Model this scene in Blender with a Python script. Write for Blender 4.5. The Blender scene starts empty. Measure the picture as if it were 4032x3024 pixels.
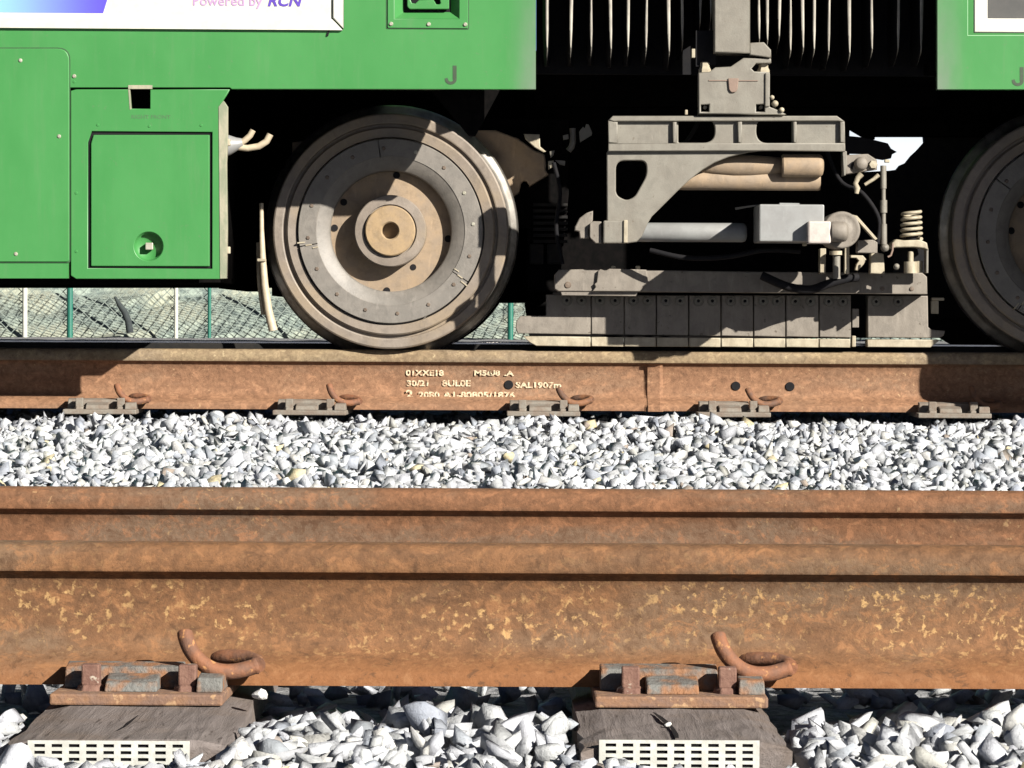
import bpy, math, random
import numpy as np
from mathutils import Vector, Matrix, Euler
random.seed(7); RNG = np.random.RandomState(11)
R = math.radians
SC = bpy.context.scene
COL = SC.collection

# ------------------------------------------------------------------ camera
FPX = 14950.0                      # focal length in pixels of the 4032 wide photograph
EYE = Vector((0, 0, 0.268))        # near rail top is z = 0
cd = bpy.data.cameras.new('camera'); cam = bpy.data.objects.new('camera', cd); COL.objects.link(cam)
CM = Matrix.Rotation(R(90 - 0.939), 3, 'X') @ Matrix.Rotation(R(0.27), 3, 'Z')
cam.matrix_world = Matrix.Translation(EYE) @ CM.to_4x4()
cd.sensor_width = 36; cd.lens = FPX / 4032 * 36; cd.clip_start = 0.05; cd.clip_end = 2000
SC.camera = cam
# ------------------------------------------------------------------ world, sun, exposure
SUND = Vector((-0.438, 0.48, -0.314)).normalized()
w = bpy.data.worlds.new('World'); SC.world = w; w.use_nodes = True
nt = w.node_tree; bg = nt.nodes['Background']
sky = nt.nodes.new('ShaderNodeTexSky'); sky.sky_type = 'NISHITA'; sky.sun_disc = False
sky.sun_elevation = math.asin(-SUND.z); sky.sun_rotation = math.atan2(-SUND.x, -SUND.y)
sky.air_density = 0.15; sky.dust_density = 0.3
# milky white haze hugging the horizon, as in the strip of sky seen under the cars
tc = nt.nodes.new('ShaderNodeTexCoord'); sx = nt.nodes.new('ShaderNodeSeparateXYZ'); nt.links.new(tc.outputs['Generated'], sx.inputs[0])
mr = nt.nodes.new('ShaderNodeMapRange'); mr.interpolation_type = 'SMOOTHSTEP'; mr.inputs[1].default_value = 0.045; mr.inputs[2].default_value = 0.065
mr.inputs[3].default_value = 1; mr.inputs[4].default_value = 0; nt.links.new(sx.outputs[2], mr.inputs[0])
mx = nt.nodes.new('ShaderNodeMix'); mx.data_type = 'RGBA'; nt.links.new(mr.outputs[0], mx.inputs[0]); nt.links.new(sky.outputs[0], mx.inputs[6])
mx.inputs[7].default_value = (7.6, 8, 8.3, 1)
nt.links.new(mx.outputs[2], bg.inputs[0]); bg.inputs[1].default_value = 0.05
ld = bpy.data.lights.new('sun', 'SUN'); ld.energy = 5.0; ld.angle = R(0.53); ld.color = (1, 0.95, 0.86)
sun = bpy.data.objects.new('sun', ld); COL.objects.link(sun)
sun.rotation_euler = SUND.to_track_quat('-Z', 'Y').to_euler(); sun.location = (5, -5, 6)
vs = SC.view_settings; vs.view_transform = 'Standard'; vs.look = 'None'; vs.gamma = 1; vs.use_curve_mapping = False
vs.exposure = 1.42

# ------------------------------------------------------------------ helpers
def T(px, py, Y):
    d = CM @ Vector(((px - 2016) / FPX, -(py - 1512) / FPX, -1))
    return EYE + d * (Y / d.y)
def S(Y): return Y / FPX          # metres per photo pixel at depth Y

KA = 0.72                        # one common scale of the base colours, balanced by the exposure
def nd(t, typ, **k):
    n = t.nodes.new(typ)
    for a, v in k.items():
        if a.startswith('i_'):
            n.inputs[a[2:].replace('_', ' ')].default_value = v
        else: setattr(n, a, v)
    return n
def mixc(t, fac, a, b):
    n = t.nodes.new('ShaderNodeMix'); n.data_type = 'RGBA'
    for s, v in ((0, fac), (6, a), (7, b)):
        if hasattr(v, 'links') or isinstance(v, bpy.types.NodeSocket): t.links.new(v, n.inputs[s])
        else: n.inputs[s].default_value = v if s == 0 else (v[0]*KA, v[1]*KA, v[2]*KA, 1)
    return n.outputs[2]
def ramp(t, src, lo, hi, v0=0.0, v1=1.0):
    n = t.nodes.new('ShaderNodeMapRange'); n.interpolation_type = 'SMOOTHSTEP'
    n.inputs[1].default_value = lo; n.inputs[2].default_value = hi
    n.inputs[3].default_value = v0; n.inputs[4].default_value = v1
    t.links.new(src, n.inputs[0]); return n.outputs[0]
def noise(t, co, scale, detail=4, rough=0.6, dist=0.0):
    n = nd(t, 'ShaderNodeTexNoise'); n.inputs['Scale'].default_value = scale
    n.inputs['Detail'].default_value = detail; n.inputs['Roughness'].default_value = rough
    n.inputs['Distortion'].default_value = dist
    t.links.new(co, n.inputs['Vector']); return n.outputs[0]
def coords(t, sc=(1, 1, 1)):
    g = nd(t, 'ShaderNodeNewGeometry'); m = nd(t, 'ShaderNodeMapping'); m.inputs['Scale'].default_value = sc
    t.links.new(g.outputs['Position'], m.inputs['Vector']); return m.outputs[0]
def bump(t, src, strength, dist, p):
    b = nd(t, 'ShaderNodeBump'); b.inputs['Strength'].default_value = strength; b.inputs['Distance'].default_value = dist
    t.links.new(src, b.inputs['Height']); t.links.new(b.outputs[0], p.inputs['Normal'])
def mat(name, a, b=None, rough=0.6, metal=0.0, ns=(40, 40, 40), lo=0.35, hi=0.65, bs=0.25, bd=0.002, bscale=150,
        speck=None, slo=0.62, shi=0.7, sscale=90, c=None, cscale=8, spec=0.5, grime=0.0):
    m = bpy.data.materials.new(name); m.use_nodes = True; t = m.node_tree; p = t.nodes['Principled BSDF']
    p.inputs['Roughness'].default_value = rough; p.inputs['Metallic'].default_value = metal
    p.inputs['Specular IOR Level'].default_value = spec
    b = b or tuple(x * 0.8 for x in a)
    co = coords(t, ns)
    col = mixc(t, ramp(t, noise(t, co, 1.0, 6, 0.65), lo, hi), a, b)
    if c:
        col = mixc(t, ramp(t, noise(t, coords(t), cscale, 3, 0.5), 0.42, 0.66), col, c)
    if grime:
        col = mixc(t, ramp(t, noise(t, coords(t), 26, 8, 0.75, 0.5), 0.46, 0.66, 0, grime), col, tuple(x * 0.5 for x in a))
        col = mixc(t, ramp(t, noise(t, coords(t, (70, 70, 14)), 1.0, 5, 0.6), 0.56, 0.74, 0, grime), col, tuple(min(.6, x * 1.35) for x in a))
    if speck:
        col = mixc(t, ramp(t, noise(t, coords(t), sscale, 3, 0.55), slo, shi), col, speck)
    t.links.new(col, p.inputs['Base Color'])
    if bs: bump(t, noise(t, coords(t), bscale, 5, 0.6), bs, bd, p)
    return m
M = {}
# paint of the cars: with the grey road film near the car ends
def green_paint():
    m = bpy.data.materials.new('green_paint'); m.use_nodes = True; t = m.node_tree; p = t.nodes['Principled BSDF']
    g = nd(t, 'ShaderNodeNewGeometry'); s = nd(t, 'ShaderNodeSeparateXYZ'); t.links.new(g.outputs['Position'], s.inputs[0])
    n = noise(t, coords(t, (6, 6, 2.5)), 1.0, 5, 0.6)
    col = mixc(t, ramp(t, n, 0.3, 0.7), (0.043, 0.210, 0.053), (0.055, 0.232, 0.064))
    st = noise(t, coords(t, (55, 55, 5)), 1.0, 5, 0.6)
    col = mixc(t, ramp(t, st, 0.5, 0.8, 0, 0.32), col, (0.10, 0.22, 0.09))
    # film of dirt at the two car ends that face the gangway
    def endfilm(x0, x1):
        r = ramp(t, s.outputs[0], x0, x1, 0, 1)
        mu = nd(t, 'ShaderNodeMath', operation='MULTIPLY'); t.links.new(r, mu.inputs[0])
        t.links.new(ramp(t, noise(t, coords(t, (25, 25, 12)), 1.0, 5, 0.6), 0.2, 0.75, 0.45, 1.0), mu.inputs[1])
        return mu.outputs[0]
    col = mixc(t, endfilm(-0.035, 0.068), col, (0.20, 0.23, 0.18)) if False else col
    # distance to the gangway middle in X
    ab = nd(t, 'ShaderNodeMath', operation='SUBTRACT'); t.links.new(s.outputs[0], ab.inputs[0]); ab.inputs[1].default_value = 0.597
    aa = nd(t, 'ShaderNodeMath', operation='ABSOLUTE'); t.links.new(ab.outputs[0], aa.inputs[0])
    r = ramp(t, aa.outputs[0], 0.62, 0.53, 0, 1)
    zz = ramp(t, s.outputs[2], 1.25, 0.86, 0.35, 1.0)
    mu = nd(t, 'ShaderNodeMath', operation='MULTIPLY'); t.links.new(r, mu.inputs[0]); t.links.new(zz, mu.inputs[1])
    mv = nd(t, 'ShaderNodeMath', operation='MULTIPLY'); t.links.new(mu.outputs[0], mv.inputs[0])
    t.links.new(ramp(t, noise(t, coords(t, (25, 25, 12)), 1.0, 5, 0.6), 0.2, 0.75, 0.5, 1.0), mv.inputs[1])
    col = mixc(t, mv.outputs[0], col, (0.155, 0.20, 0.15))
    # dust specks
    col = mixc(t, ramp(t, noise(t, coords(t), 130, 2, 0.5), 0.66, 0.76, 0, 0.4), col, (0.10, 0.18, 0.085))
    t.links.new(col, p.inputs['Base Color']); p.inputs['Roughness'].default_value = 0.42
    p.inputs['Specular IOR Level'].default_value = 0.35
    bump(t, noise(t, coords(t), 5.0, 3, 0.5), 0.25, 0.012, p)
    return m
M['green'] = green_paint()
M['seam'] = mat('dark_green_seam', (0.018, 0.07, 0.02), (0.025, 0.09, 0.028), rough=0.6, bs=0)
M['white'] = mat('white_frame_paint', (0.62, 0.61, 0.55), (0.56, 0.55, 0.48), rough=0.4, bs=0)
M['cream_strip'] = mat('aluminium_edge_strip', (0.36, 0.33, 0.24), (0.22, 0.24, 0.16), rough=0.5, ns=(30, 30, 12))
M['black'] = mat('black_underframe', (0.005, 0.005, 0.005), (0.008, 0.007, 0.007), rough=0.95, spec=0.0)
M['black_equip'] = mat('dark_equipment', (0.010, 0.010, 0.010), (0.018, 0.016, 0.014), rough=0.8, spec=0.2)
M['rubber'] = mat('black_rubber', (0.008, 0.008, 0.01), (0.012, 0.011, 0.012), rough=0.8, spec=0.15)
M['fold_edge'] = mat('sunlit_fold_edge', (0.42, 0.39, 0.33), (0.22, 0.2, 0.17), rough=0.6, ns=(20, 20, 9))  # pale ridge colour paints the sun catching the fold peaks
M['cast'] = mat('grey_cast_steel', (0.205, 0.19, 0.158), (0.175, 0.158, 0.13), rough=0.62, ns=(22, 22, 16), bscale=260, bs=0.3, bd=0.0015,
                speck=(0.13, 0.105, 0.08), slo=0.66, shi=0.74, sscale=60, grime=0.3)
M['cast_warm'] = mat('brake_dusted_steel', (0.22, 0.192, 0.16), (0.172, 0.148, 0.122), rough=0.7, ns=(30, 30, 14), bscale=200,
                     speck=(0.1, 0.08, 0.06), slo=0.66, shi=0.74, sscale=70, grime=0.45)
M['beige'] = mat('ochre_dusted_steel', (0.30, 0.215, 0.135), (0.245, 0.185, 0.13), rough=0.75, ns=(16, 16, 16), bscale=170, grime=0.45)
M['beige_hot'] = mat('ochre_hub_cap', (0.34, 0.235, 0.125), (0.28, 0.2, 0.12), rough=0.7, ns=(30, 30, 30), grime=0.45)
M['tyre'] = mat('wheel_rim_steel', (0.235, 0.195, 0.16), (0.19, 0.155, 0.125), rough=0.55, ns=(18, 18, 18), bscale=220, c=(0.26, 0.2, 0.135), cscale=5, grime=0.45)
M['disc'] = mat('brake_ring_steel', (0.20, 0.18, 0.158), (0.165, 0.15, 0.132), rough=0.55, ns=(25, 25, 25), bscale=240, grime=0.45)
M['polish'] = mat('polished_steel', (0.55, 0.54, 0.55), (0.45, 0.44, 0.46), rough=0.22, metal=1.0, bs=0)
M['tread'] = mat('worn_tread_steel', (0.75, 0.71, 0.65), (0.5, 0.46, 0.41), rough=0.42, metal=1.0, bs=0, ns=(25, 25, 25))
M['bolt'] = mat('bolt_steel', (0.10, 0.07, 0.05), (0.15, 0.11, 0.08), rough=0.6)
M['bright_bolt'] = mat('bright_bolt', (0.5, 0.48, 0.4), (0.4, 0.38, 0.3), rough=0.35, metal=0.3)
M['cream'] = mat('dusty_cream_metal', (0.42, 0.37, 0.27), (0.32, 0.27, 0.19), rough=0.6, ns=(40, 40, 20), grime=0.45)
M['light_grey'] = mat('light_grey_paint', (0.29, 0.295, 0.29), (0.25, 0.25, 0.245), rough=0.4, ns=(12, 12, 12), bs=0.1, grime=0.2)
M['near_white'] = mat('dusty_white_housing', (0.52, 0.46, 0.42), (0.44, 0.39, 0.36), rough=0.5, grime=0.25)
M['redbrown'] = mat('red_brown_primer', (0.22, 0.15, 0.115), (0.19, 0.13, 0.1), rough=0.7)
M['letter'] = mat('dark_green_lettering', (0.03, 0.06, 0.028), (0.025, 0.045, 0.02), rough=0.6, bs=0)
M['faint_letter'] = mat('faded_lettering', (0.05, 0.135, 0.05), (0.06, 0.15, 0.06), rough=0.6, bs=0)
M['lilac'] = mat('pale_lilac_print', (0.42, 0.26, 0.46), (0.44, 0.3, 0.48), rough=0.4, bs=0)
M['violet'] = mat('violet_print', (0.09, 0.045, 0.36), (0.11, 0.06, 0.4), rough=0.4, bs=0)
M['window_grey'] = mat('grey_glazed_panel', (0.05, 0.05, 0.048), (0.06, 0.058, 0.055), rough=0.5, bs=0)
M['hose'] = mat('pale_hose', (0.5, 0.42, 0.3), (0.42, 0.35, 0.25), rough=0.5)
M['post_green'] = mat('green_fence_post', (0.008, 0.12, 0.085), (0.012, 0.14, 0.1), rough=0.5)
M['post_white'] = mat('pale_fence_post', (0.6, 0.6, 0.52), (0.5, 0.5, 0.45), rough=0.6)
M['wire'] = mat('galvanised_wire', (0.25, 0.29, 0.26), (0.18, 0.22, 0.2), rough=0.5)
M['galv'] = mat('galvanised_nail_plate', (0.56, 0.56, 0.52), (0.46, 0.46, 0.42), rough=0.5, metal=0.1, ns=(60, 60, 60))
M['paintmark'] = mat('cream_paint_marks', (0.66, 0.56, 0.38), (0.33, 0.2, 0.11), rough=0.7, ns=(150, 150, 150), lo=0.42, hi=0.62, bs=0)
M['gradient'] = None
def gradient():
    m = bpy.data.materials.new('blue_violet_print'); m.use_nodes = True; t = m.node_tree; p = t.nodes['Principled BSDF']
    g = nd(t, 'ShaderNodeNewGeometry'); s = nd(t, 'ShaderNodeSeparateXYZ'); t.links.new(g.outputs['Position'], s.inputs[0])
    x0, x1 = T(0, 20, 10.12).x, T(430, 20, 10.12).x
    c = nd(t, 'ShaderNodeValToRGB'); t.links.new(ramp(t, s.outputs[0], x0 - 0.1, x1 + 0.02), c.inputs[0])
    e = c.color_ramp.elements; e[0].color = (0.18, 0.38, 0.52, 1); e[1].color = (0.07, 0.05, 0.42, 1)
    q = e.new(0.5); q.color = (0.13, 0.2, 0.5, 1)
    t.links.new(c.outputs[0], p.inputs['Base Color']); p.inputs['Roughness'].default_value = 0.3
    return m
M['gradient'] = gradient()

def rust(name, a, b, c, speck, speck_amt=(0.6, 0.68), zrange=None, streak=1.0, topdark=None, sscale=75):
    """rusted rail steel: a/b mottled, c greyish patches, speck = pale scale flakes"""
    m = bpy.data.materials.new(name); m.use_nodes = True; t = m.node_tree; p = t.nodes['Principled BSDF']
    g = nd(t, 'ShaderNodeNewGeometry'); s = nd(t, 'ShaderNodeSeparateXYZ'); t.links.new(g.outputs['Position'], s.inputs[0])
    col = mixc(t, ramp(t, noise(t, coords(t, (9, 9, 22)), 1.0, 8, 0.72, 0.4), 0.36, 0.64), a, b)
    col = mixc(t, ramp(t, noise(t, coords(t, (2.2, 2.2, 9)), 1.0, 5, 0.6, 0.3), 0.46, 0.66, 0, 0.75), col, c)
    col = mixc(t, ramp(t, noise(t, coords(t, (14, 14, 3)), 1.0, 4, 0.6), 0.55, 0.75, 0, 0.4), col, tuple(x * 0.6 for x in a))
    col = mixc(t, ramp(t, noise(t, coords(t), 85, 5, 0.7), 0.4, 0.62, 0.0, 0.5), col, tuple(x * 0.62 for x in b))
    n1 = ramp(t, noise(t, coords(t), sscale, 4, 0.62, 0.3), speck_amt[0], speck_amt[1])
    n2 = ramp(t, noise(t, coords(t, (5, 5, 7)), 1.0, 5, 0.65), 0.40, 0.58)
    mu = nd(t, 'ShaderNodeMath', operation='MULTIPLY'); t.links.new(n1, mu.inputs[0]); t.links.new(n2, mu.inputs[1])
    f = mu.outputs[0]
    if zrange:
        zq = nd(t, 'ShaderNodeMath', operation='MULTIPLY'); t.links.new(ramp(t, s.outputs[2], zrange[0], zrange[1]), zq.inputs[0]); t.links.new(ramp(t, s.outputs[2], -.042, -.055, .12, 1.0), zq.inputs[1])
        zr = zq.outputs[0]
        mv = nd(t, 'ShaderNodeMath', operation='MULTIPLY'); t.links.new(f, mv.inputs[0]); t.links.new(zr, mv.inputs[1]); f = mv.outputs[0]
        col = mixc(t, ramp(t, s.outputs[2], zrange[2], zrange[3], 0.0, 0.55), col, (0.27, 0.105, 0.035))
    col = mixc(t, f, col, speck)
    t.links.new(col, p.inputs['Base Color']); n3 = noise(t, coords(t, (38, 38, 45)), 1.0, 6, 0.75, 0.6)
    col = mixc(t, ramp(t, n3, 0.50, 0.66, 0, 0.75), col, tuple(min(1, x * 1.35) for x in a))
    col = mixc(t, ramp(t, n3, 0.46, 0.34, 0, 0.7), col, tuple(x * 0.55 for x in b))
    t.links.new(col, p.inputs['Base Color']); p.inputs['Roughness'].default_value = 0.82
    p.inputs['Specular IOR Level'].default_value = 0.25
    bump(t, noise(t, coords(t), 120, 7, 0.7), 0.45, 0.0035, p)
    return m
M['rust_front'] = rust('rust_foremost_rail', (0.205, 0.098, 0.043), (0.15, 0.075, 0.036), (0.155, 0.105, 0.066), (0.45, 0.28, 0.12),
                       (0.54, 0.66), (-0.155, -0.105, -0.12, -0.165), sscale=95)
M['rust_mid'] = rust('rust_second_rail', (0.21, 0.097, 0.047), (0.16, 0.075, 0.036), (0.145, 0.105, 0.072), (0.32, 0.2, 0.1), (0.6, 0.7))
M['rust_far'] = rust('rust_train_rail', (0.275, 0.147, 0.082), (0.225, 0.116, 0.064), (0.26, 0.165, 0.105), (0.42, 0.27, 0.15), (0.62, 0.72))
M['rust_farhead'] = rust('rust_train_rail_head', (0.28, 0.21, 0.125), (0.235, 0.165, 0.1), (0.25, 0.2, 0.15), (0.42, 0.33, 0.2), (0.6, 0.7))
M['rail_grease'] = mat('greasy_running_edge', (0.03, 0.022, 0.018), (0.045, 0.03, 0.02), rough=0.5, bs=0.1)
M['clip'] = mat('orange_rust_clip', (0.22, 0.085, 0.036), (0.13, 0.06, 0.034), rough=0.8, ns=(40, 40, 40), bs=0.5, bd=0.003, speck=(0.4, 0.19, 0.07), slo=0.6, shi=0.7)
M['clip_dark'] = mat('dark_rust_clip', (0.10, 0.05, 0.03), (0.2, 0.085, 0.035), rough=0.8, bs=0.5, bd=0.003)
M['plate'] = mat('weathered_plate', (0.15, 0.15, 0.14), (0.11, 0.10, 0.09), rough=0.8, ns=(24, 24, 40), lo=0.42, hi=0.58, bs=0.8, bd=0.004, c=(0.25, 0.115, 0.05), cscale=38)
M['plate_rust'] = mat('rusty_base_plate', (0.24, 0.125, 0.065), (0.17, 0.10, 0.07), rough=0.85, ns=(30, 30, 50), bs=0.6, bd=0.003, speck=(0.36, 0.22, 0.12), slo=0.58, shi=0.66)
M['spike'] = mat('rusty_spike', (0.13, 0.06, 0.042), (0.19, 0.10, 0.07), rough=0.85, ns=(70, 70, 70), bs=0.6, bd=0.003, speck=(0.45, 0.4, 0.32), slo=0.6, shi=0.68, sscale=60)
def wood():
    m = bpy.data.materials.new('weathered_sleeper_wood'); m.use_nodes = True; t = m.node_tree; p = t.nodes['Principled BSDF']
    gr = noise(t, coords(t, (60, 4, 60)), 1.0, 8, 0.7, 0.6)
    col = mixc(t, ramp(t, gr, 0.3, 0.7), (0.135, 0.115, 0.107), (0.22, 0.19, 0.18))
    col = mixc(t, ramp(t, noise(t, coords(t, (9, 5, 9)), 1.0, 4, 0.6), 0.45, 0.7, 0, 0.6), col, (0.18, 0.135, 0.105))
    col = mixc(t, ramp(t, noise(t, coords(t, (120, 10, 120)), 1.0, 4, 0.6), 0.6, 0.7, 0, 0.7), col, (0.035, 0.025, 0.022))
    t.links.new(col, p.inputs['Base Color']); p.inputs['Roughness'].default_value = 0.85; p.inputs['Specular IOR Level'].default_value = 0.2
    bump(t, gr, 0.8, 0.004, p); return m
M['wood'] = wood()
def stone():
    m = bpy.data.materials.new('crushed_granite'); m.use_nodes = True; t = m.node_tree; p = t.nodes['Principled BSDF']
    a = nd(t, 'ShaderNodeAttribute'); a.attribute_name = 'tint'
    col = mixc(t, ramp(t, noise(t, coords(t), 60, 6, 0.7), 0.35, 0.7, 0.0, 0.45), a.outputs['Color'], (0.20, 0.205, 0.22))
    col = mixc(t, ramp(t, noise(t, coords(t), 230, 3, 0.6), 0.58, 0.7, 0.0, 0.45), col, (0.12, 0.12, 0.13))
    t.links.new(col, p.inputs['Base Color']); p.inputs['Roughness'].default_value = 0.8; p.inputs['Specular IOR Level'].default_value = 0.3
    bump(t, noise(t, coords(t), 140, 6, 0.7), 0.6, 0.004, p); return m
M['stone'] = stone()
M['ground'] = mat('ballast_bed', (0.30, 0.30, 0.31), (0.12, 0.12, 0.125), rough=0.9, ns=(45, 45, 45), bs=1, bd=0.02, bscale=40)
M['rear_ground'] = mat('dark_unseen_ground', (0.05, 0.05, 0.05), (0.065, 0.062, 0.06), rough=0.9)
M['bank'] = mat('stony_bank', (0.30, 0.36, 0.31), (0.12, 0.155, 0.145), rough=0.9, ns=(18, 18, 30), lo=0.4, hi=0.6, bs=0.8, bd=0.02, bscale=30, c=(0.36, 0.38, 0.30), cscale=3)
M['stem'] = mat('dark_dead_stem', (0.03, 0.04, 0.04), (0.02, 0.025, 0.03), rough=0.9)

# ---- mesh building
class MB:
    def __init__(s): s.v = []; s.f = []; s.mi = []; s.sm = []
    def add(s, vs, fs, mi=0, smooth=False):
        o = len(s.v); s.v += [tuple(v) for v in vs]; s.f += [tuple(i + o for i in f) for f in fs]
        s.mi += [mi] * len(fs); s.sm += [smooth] * len(fs); return s
    def box(s, a, b, mi=0):
        x0, y0, z0 = map(min, a, b); x1, y1, z1 = map(max, a, b)
        vs = [(x0,y0,z0),(x1,y0,z0),(x1,y1,z0),(x0,y1,z0),(x0,y0,z1),(x1,y0,z1),(x1,y1,z1),(x0,y1,z1)]
        return s.add(vs, [(0,3,2,1),(4,5,6,7),(0,1,5,4),(1,2,6,5),(2,3,7,6),(3,0,4,7)], mi)
    def pbox(s, px0, py0, px1, py1, Y, d, mi=0):   # photo rectangle at depth Y, thickness d backwards
        a = T(px0, py0, Y); b = T(px1, py1, Y)
        return s.box((a.x, Y, a.z), (b.x, Y + d, b.z), mi)
    def tube(s, pts, r, n=12, mi=0, cap=True, taper=None):
        pts = [Vector(p) for p in pts]; rings = []; up = None
        for i, p in enumerate(pts):
            d = (pts[min(i + 1, len(pts) - 1)] - pts[max(i - 1, 0)]).normalized()
            if up is None: up = d.orthogonal().normalized()
            up = (up - d * up.dot(d)).normalized(); sd = d.cross(up)
            rr = r[i] if isinstance(r, (list, tuple)) else r
            rings.append([p + (up * math.cos(2*math.pi*k/n) + sd * math.sin(2*math.pi*k/n)) * rr for k in range(n)])
        vs = [v for ring in rings for v in ring]; fs = []
        for i in range(len(rings) - 1):
            for k in range(n): fs.append((i*n+k, i*n+(k+1)%n, (i+1)*n+(k+1)%n, (i+1)*n+k))
        s.add(vs, fs, mi, True)
        if cap:
            s.add(rings[0], [tuple(range(n))[::-1]], mi); s.add(rings[-1], [tuple(range(n))], mi)
        return s
    def lathe(s, c, prof, n=96, mi=0, smooth=False, a0=0, a1=2*math.pi, axis='Y'):
        """prof = [(r, y)] ; rotates round the Y axis through c"""
        c = Vector(c); full = abs(a1 - a0 - 2*math.pi) < 1e-6; m = n if full else n + 1; vs = []
        for k in range(m):
            a = a0 + (a1 - a0) * k / n
            for r, y in prof:
                if axis == 'Y': vs.append(c + Vector((r*math.cos(a), y, r*math.sin(a))))
                elif axis == 'X': vs.append(c + Vector((y, r*math.cos(a), r*math.sin(a))))
                else: vs.append(c + Vector((r*math.cos(a), r*math.sin(a), y)))
        q = len(prof); fs = []
        for k in range(n):
            k2 = (k + 1) % m
            for j in range(q - 1):
                fs.append((k*q+j, k*q+j+1, k2*q+j+1, k2*q+j) if axis != 'Z' else (k*q+j, k2*q+j, k2*q+j+1, k*q+j+1))
        return s.add(vs, fs, mi, smooth)
    def build(s, name, mats, parent=None, bevel=0.0, seg=2):
        me = bpy.data.meshes.new(name); vs = np.array(s.v); c = (vs.min(0) + vs.max(0)) / 2
        me.from_pydata([tuple(v) for v in (vs - c)], [], s.f)
        me.polygons.foreach_set('material_index', s.mi); me.polygons.foreach_set('use_smooth', s.sm)
        for m in (mats if isinstance(mats, (list, tuple)) else [mats]): me.materials.append(M[m])
        me.update()
        o = bpy.data.objects.new(name, me); COL.objects.link(o)
        return place(o, Vector(c), parent, bevel, seg)
def place(o, c, parent, bevel=0.0, seg=2):
    if parent is not None:
        o.parent = parent; o.location = c - wloc(parent)
    else: o.location = c
    if bevel:
        b = o.modifiers.new('bevel', 'BEVEL'); b.width = bevel; b.segments = seg; b.limit_method = 'ANGLE'; b.angle_limit = R(40)
    return o
def wloc(o):
    v = Vector((0, 0, 0))
    while o is not None: v = v + o.location; o = o.parent
    return v
def tag(o, label=None, cat=None, group=None, kind=None):
    if label: o['label'] = label
    if cat: o['category'] = cat
    if group: o['group'] = group
    if kind: o['kind'] = kind
    return o
def empty(name, loc):
    o = bpy.data.objects.new(name, None); COL.objects.link(o); o.location = loc; o.empty_display_size = 0.05; return o
def copy_tree(o, parent=None):
    c = o.copy(); COL.objects.link(c); c.parent = parent
    for ch in list(o.children): copy_tree(ch, c)
    return c

def rnd(pts, r, n=5):
    """round the corners of a polygon; r one radius or a list"""
    out = []; m = len(pts)
    for i in range(m):
        p = Vector(pts[i]); a = Vector(pts[i-1]); b = Vector(pts[(i+1) % m]); rr = r[i] if isinstance(r, (list, tuple)) else r
        if rr <= 0: out.append(tuple(p)); continue
        da = (a - p); db = (b - p); rr = min(rr, da.length * 0.48, db.length * 0.48)
        p0 = p + da.normalized() * rr; p1 = p + db.normalized() * rr
        for k in range(n + 1):
            u = k / n; out.append(tuple(p0*(1-u)**2 + p*2*u*(1-u) + p1*u*u))
    return out
def rect(x0, y0, x1, y1): return [(x0, y0), (x1, y0), (x1, y1), (x0, y1)]
def circ(cx, cy, r, n=28): return [(cx + r*math.cos(2*math.pi*k/n), cy + r*math.sin(2*math.pi*k/n)) for k in range(n)]
def plate(name, outline, m, Y, d, holes=(), parent=None, bevel=0.0, pix=True):
    """solid plate in the XZ plane: front at depth Y, thickness d; outline and holes in photo pixels"""
    cu = bpy.data.curves.new(name, 'CURVE'); cu.dimensions = '2D'; cu.fill_mode = 'BOTH'
    d2 = d / 2; cu.extrude = max(d2 - bevel, 0.0001); cu.bevel_depth = bevel; cu.offset = -bevel; cu.bevel_resolution = 1
    pts_all = []
    for poly in [outline] + list(holes):
        sp = cu.splines.new('POLY'); P = [T(x, y, Y) if pix else Vector((x, Y, y)) for x, y in poly]
        sp.points.add(len(P) - 1)
        for q, v in zip(sp.points, P): q.co = (v.x, v.z, 0, 1)
        sp.use_cyclic_u = True
    tmp = bpy.data.objects.new('tmp', cu); COL.objects.link(tmp)
    dg = bpy.context.evaluated_depsgraph_get(); me = bpy.data.meshes.new_from_object(tmp.evaluated_get(dg))
    bpy.data.objects.remove(tmp); bpy.data.curves.remove(cu)
    n = len(me.vertices); a = np.empty(n * 3); me.vertices.foreach_get('co', a); a = a.reshape(-1, 3)
    out = np.stack([a[:, 0], Y + d2 - a[:, 2], a[:, 1]], 1)
    c = (out.min(0) + out.max(0)) / 2
    me.vertices.foreach_set('co', (out - c).ravel()); me.name = name
    me.materials.clear(); me.materials.append(M[m]); me.update()
    o = bpy.data.objects.new(name, me); COL.objects.link(o)
    return place(o, Vector(c), parent)
def text(name, s, px, py, Y, hpx, m, parent=None, shear=0, sp=1.0, wide=1.0, off=0.0):
    """flat lettering, baseline left at photo point, cap height in photo pixels"""
    cu = bpy.data.curves.new(name, 'FONT'); cu.body = s; cu.size = 1; cu.shear = shear; cu.space_character = sp; cu.extrude = 0.0; cu.offset = off
    cu.resolution_u = 3
    tmp = bpy.data.objects.new('tmp', cu); COL.objects.link(tmp)
    dg = bpy.context.evaluated_depsgraph_get(); me = bpy.data.meshes.new_from_object(tmp.evaluated_get(dg))
    bpy.data.objects.remove(tmp); bpy.data.curves.remove(cu)
    k = hpx * S(Y) / 0.72; b = T(px, py, Y)
    n = len(me.vertices); a = np.empty(n * 3); me.vertices.foreach_get('co', a); a = a.reshape(-1, 3)
    out = np.stack([b.x + a[:, 0] * k * wide, np.full(n, Y), b.z + a[:, 1] * k], 1); c = (out.min(0) + out.max(0)) / 2
    me.vertices.foreach_set('co', (out - c).ravel()); me.materials.clear(); me.materials.append(M[m]); me.name = name
    o = bpy.data.objects.new(name, me); COL.objects.link(o); return place(o, Vector(c), parent)

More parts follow.
